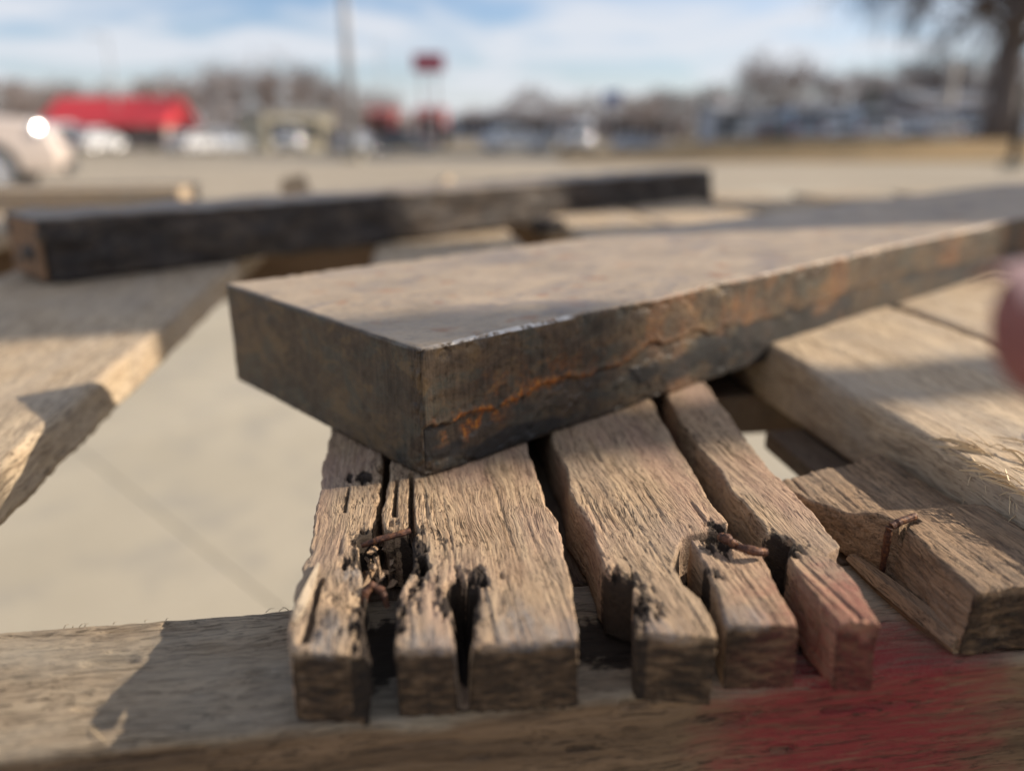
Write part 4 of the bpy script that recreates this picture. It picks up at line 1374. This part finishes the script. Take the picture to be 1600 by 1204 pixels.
def building(label, px0, px1, py_top, py_eave, d, depth, wall, roof, style, nwin=5, door=True, turn=0.0):
    x0, zt = at_d(px0, py_top, d); x1, ze = at_d(px1, py_eave, d)
    xc = (x0 + x1) / 2; zb = float(ground_z(xc, d))
    t = thing('building', label, 'building', (xc, d, zb), R(turn))
    hw = (x1 - x0) / 2; zt -= zb; ze -= zb
    MB().box(-hw * 0.95, hw * 0.95, 0, depth, -0.2, ze if style != 'flat' else zt).build('wall', wall, t)
    if style == 'mansard':
        MB().add([(-hw, -0.6, ze), (hw, -0.6, ze), (hw, depth + 0.6, ze), (-hw, depth + 0.6, ze),
                  (-hw * 0.95, depth * 0.44, zt), (hw * 0.95, depth * 0.44, zt), (hw * 0.95, depth * 0.56, zt), (-hw * 0.95, depth * 0.56, zt)],
                 [(3, 2, 1, 0), (4, 5, 6, 7), (0, 1, 5, 4), (1, 2, 6, 5), (2, 3, 7, 6), (3, 0, 4, 7)]).build('roof', roof, t)
        rm = MB()
        for k in range(1, int(hw * 2 / 1.2)):
            xx = -hw + 1.2 * k
            rm.add([(xx - .04, -0.62, ze), (xx + .04, -0.62, ze), (xx * .95 + .04, depth * 0.44 - 0.04, zt + 0.03), (xx * .95 - .04, depth * 0.44 - 0.04, zt + 0.03), (xx - .04, -0.5, ze), (xx + .04, -0.5, ze), (xx * .95 + .04, depth * 0.44 + 0.1, zt - 0.05), (xx * .95 - .04, depth * 0.44 + 0.1, zt - 0.05)],
                   [(0, 1, 2, 3), (0, 4, 5, 1), (2, 6, 7, 3), (1, 5, 6, 2), (3, 7, 4, 0)])
        rm.build('roof_seam', roof, t)
    elif style == 'gable':
        MB().add([(-hw, -0.4, ze), (hw, -0.4, ze), (hw, depth + .4, ze), (-hw, depth + .4, ze), (-hw, depth / 2, zt), (hw, depth / 2, zt)],
                 [(3, 2, 1, 0), (0, 1, 5, 4), (2, 3, 4, 5), (1, 2, 5), (3, 0, 4)]).build('roof', roof, t)
    else:
        MB().box(-hw, hw, -0.15, depth + .15, zt, zt + 0.25).build('roof', roof, t)
    eh = ze if style != 'flat' else zt
    win_row(t, nwin, -hw * 0.85, hw * 0.55, eh * 0.28, eh * 0.82, 0.0)
    if door:
        MB().box(hw * 0.66, hw * 0.66 + 1.0, -0.06, 0.05, -0.05, min(2.1, eh * 0.85)).build('door', M_trim, t)
    return t


building('shop with a long bright red roof behind the pearl car', 52, 262, 150, 196, 84, 9, M_brownw, M_redroof, 'mansard', 7)
building('low cream building left of the tall light pole', 405, 530, 177, 186, 72, 6, M_cream, M_groof, 'flat', 3, turn=38)
building('faded red shed right of the tall light pole', 572, 614, 166, 178, 88, 6, M_redwall, M_redwall, 'gable', 2)
building('faded red shed below the maroon sign', 645, 694, 166, 178, 90, 6, M_redwall, M_redwall, 'gable', 2)
building('long blue-grey building on the horizon near the middle', 700, 905, 184, 190, 150, 14, M_greyw, M_groof, 'flat', 12)
building('brown block right of the blue sign on the horizon', 935, 1080, 184, 190, 135, 12, M_brownw, M_groof, 'flat', 8)
building('grey house left of the row of parked cars', 1120, 1210, 158, 172, 92, 9, M_greyw, M_groof, 'gable', 3)
building('blue-grey house behind the row of parked cars', 1240, 1335, 154, 168, 78, 9, M_greyw, M_groof, 'gable', 3)
building('small white house behind the parked cars', 1376, 1424, 152, 164, 74, 7, M_white, M_groof, 'gable', 2)
building('dark house behind the great trunk on the right', 1450, 1600, 140, 160, 66, 9, M_brownw, M_groof, 'gable', 4)


def pole(label, px, py_top, d, r0, r1, mat, cat='pole', arm=0.0, name='light_pole'):
    x, zt = at_d(px, py_top, d); zb = float(ground_z(x, d))
    t = thing(name, label, cat, (x, d, zb))
    MB().tube([(0, 0, 0), (0, 0, zt - zb)], [r0, r1], 12).build('shaft', mat, t, smooth=True)
    MB().box(-r0 * 1.8, r0 * 1.8, -r0 * 1.8, r0 * 1.8, 0, 0.25).build('base', M_conc, t, bevel=0.02)
    if arm:
        MB().tube([(0, 0, zt - zb - 0.1), (arm * 0.6, 0, zt - zb + 0.15), (arm, 0, zt - zb + 0.15)], 0.05, 6).build('arm', mat, t)
        MB().box(arm - 0.1, arm + 0.5, -0.15, 0.15, zt - zb + 0.06, zt - zb + 0.2).build('lamp_head', mat, t)
    return t


pole('tall grey light pole left of the maroon sign', 526, -190, 25, 0.15, 0.10, M_pole, arm=1.6)
pole('thin distant light pole above the red roof', 166, 58, 86, 0.14, 0.09, M_pole, arm=-1.4)
pole('pale utility pole left of the great trunk', 1491, 96, 52, 0.34, 0.28, M_palepole, name='utility_pole')
pole('thin grey pole above the left shed', 592, 60, 110, 0.12, 0.08, M_pole, name='utility_pole')
pole('dark post at the right edge of the picture', 1606, 130, 20, 0.11, 0.10, M_post, 'post', name='wooden_post')


def sign(name, label, px0, px1, py0, py1, d, mat, posts):
    x0, z1 = at_d(px0, py0, d); x1, z0 = at_d(px1, py1, d)
    xc = (x0 + x1) / 2; zb = float(ground_z(xc, d))
    t = thing(name, label, 'sign', (xc, d, zb))
    hw = (x1 - x0) / 2
    MB().box(-hw, hw, -0.2, 0.2, z0 - zb, z1 - zb).build('sign_panel', mat, t, bevel=0.04)
    for p in posts:
        MB().tube([(p * hw, 0, 0), (p * hw, 0, z0 - zb)], 0.13, 8).build('post', M_pole, t)


sign('pylon_sign', 'maroon sign high on two thin posts left of the middle', 645, 694, 84, 112, 86, M_redsign, (-0.45, 0.45))
sign('road_sign', 'blue sign low over the horizon right of the middle', 944, 969, 143, 164, 120, M_bluesign, (0.0,))


# ------------------------------------------------------------------ the fingertip at the right edge
def person():
    def cw(px, py, f):
        x = (px - 800) / F_PX * f; up = (602 - py) / F_PX * f
        return Vector((x, f * CT + up * ST, CAM_Z + up * CT - f * ST))
    tip = cw(1562, 524, 0.086)
    V_, E_, Rd = [], [], []

    def add(p, r, par=None):
        V_.append(p); Rd.append(r)
        if par is not None:
            E_.append((par, len(V_) - 1))
        return len(V_) - 1
    wrist = tip + Vector((0.170, -0.018, -0.012))
    root = add(wrist, 0.024)
    arm = add(wrist + Vector((0.09, -0.035, -0.012)), 0.031, root)
    arm = add(wrist + Vector((0.22, -0.085, -0.03)), 0.038, arm)
    palm = add(wrist + Vector((-0.038, 0.004, 0.002)), 0.026, root)
    # index finger: straight, into the picture
    k = [tip + Vector((0.078, -0.006, 0.004)), tip + Vector((0.046, -0.002, 0.005)), tip + Vector((0.022, 0, 0.002)), tip]
    p = palm
    for q, rr in zip(k, (0.0118, 0.0104, 0.0098, 0.0092)):
        p = add(q, rr, p)
    # the other fingers curl back under, each a chain of its own
    for j, (dy, ln, rr) in enumerate(((0.019, 0.034, 0.0092), (0.036, 0.031, 0.0086), (0.050, 0.025, 0.0074))):
        b = wrist + Vector((-0.078 + 0.006 * j, dy, -0.008 - 0.003 * j))
        c = b + Vector((-ln * 0.55, 0.003, -ln * 0.75)); d = c + Vector((ln * 0.55, 0.0, -ln * 0.42)); e = d + Vector((ln * 0.6, 0.0, 0.004))
        p = palm
        m = add(wrist + Vector((-0.05, dy * 0.7, -0.004)), 0.012, p)
        p = add(b, rr * 1.1, m)
        for q, s in ((c, 1.0), (d, 0.95), (e, 0.85)):
            p = add(q, rr * s, p)
    # thumb leaves the near side of the palm
    p = add(wrist + Vector((-0.028, -0.024, -0.010)), 0.0135, palm)
    p = add(wrist + Vector((-0.058, -0.036, -0.022)), 0.0110, p)
    p = add(wrist + Vector((-0.082, -0.036, -0.034)), 0.0095, p)
    me = bpy.data.meshes.new('person')
    me.from_pydata(V_, E_, [])
    o = link(bpy.data.objects.new('person', me))
    md = o.modifiers.new('skin', 'SKIN')
    sv = me.skin_vertices[0].data
    for i, rr in enumerate(Rd):
        sv[i].radius = (rr, rr)
    sv[0].use_root = True
    ss = o.modifiers.new('sub', 'SUBSURF'); ss.levels = 3; ss.render_levels = 3
    dg = bpy.context.evaluated_depsgraph_get()
    me2 = bpy.data.meshes.new_from_object(o.evaluated_get(dg))
    o.modifiers.clear(); o.data = me2
    me2.shade_smooth()
    m, nt, b = new_mat('skin')
    t = node(nt, 'ShaderNodeTexCoord').outputs['Object']
    n = noise(nt, t, 260, 4)
    setp(nt, b, Base_Color=ramp(nt, n, [(0.3, (0.22, 0.072, 0.066)), (0.7, (0.29, 0.105, 0.095))]), Roughness=0.5, Subsurface_Weight=0.12, Subsurface_Scale=0.004)
    me2.materials.clear(); me2.materials.append(m)
    tag(o, "person's reddish fingertip reaching in from the right edge of the picture", 'person')
    # finger nail on the back of the tip, and a cuff
    base = tip + Vector((0.004, 0.0, 0.0075))
    vs, fs = [], []
    for i in range(7):
        for j in range(7):
            a = (i / 6 - 0.5) * 1.7; xx = (j / 6 - 0.5) * 0.011
            vs.append(tip + Vector((0.004 + xx, math.sin(a) * 0.0074, math.cos(a) * 0.0078 + 0.0006 - max(0, -xx) * 0.22)))
    for i in range(6):
        for j in range(6):
            q = i * 7 + j
            fs.append((q, q + 1, q + 8, q + 7))
    nm = simple('nail_plate', (0.55, 0.33, 0.29), 0.3, var=0.05)
    mesh_obj('fingernail', vs, fs, nm, o, smooth=True)
    a0 = wrist + Vector((0.06, -0.024, -0.008)); a1 = wrist + Vector((0.24, -0.092, -0.033))
    MB().tube([a0, a0.lerp(a1, 0.06), a0.lerp(a1, 0.5), a1], [0.035, 0.038, 0.044, 0.050], 24).build('sleeve', simple('dark_sleeve', (0.05, 0.055, 0.07), 0.9), o, smooth=True)


person()
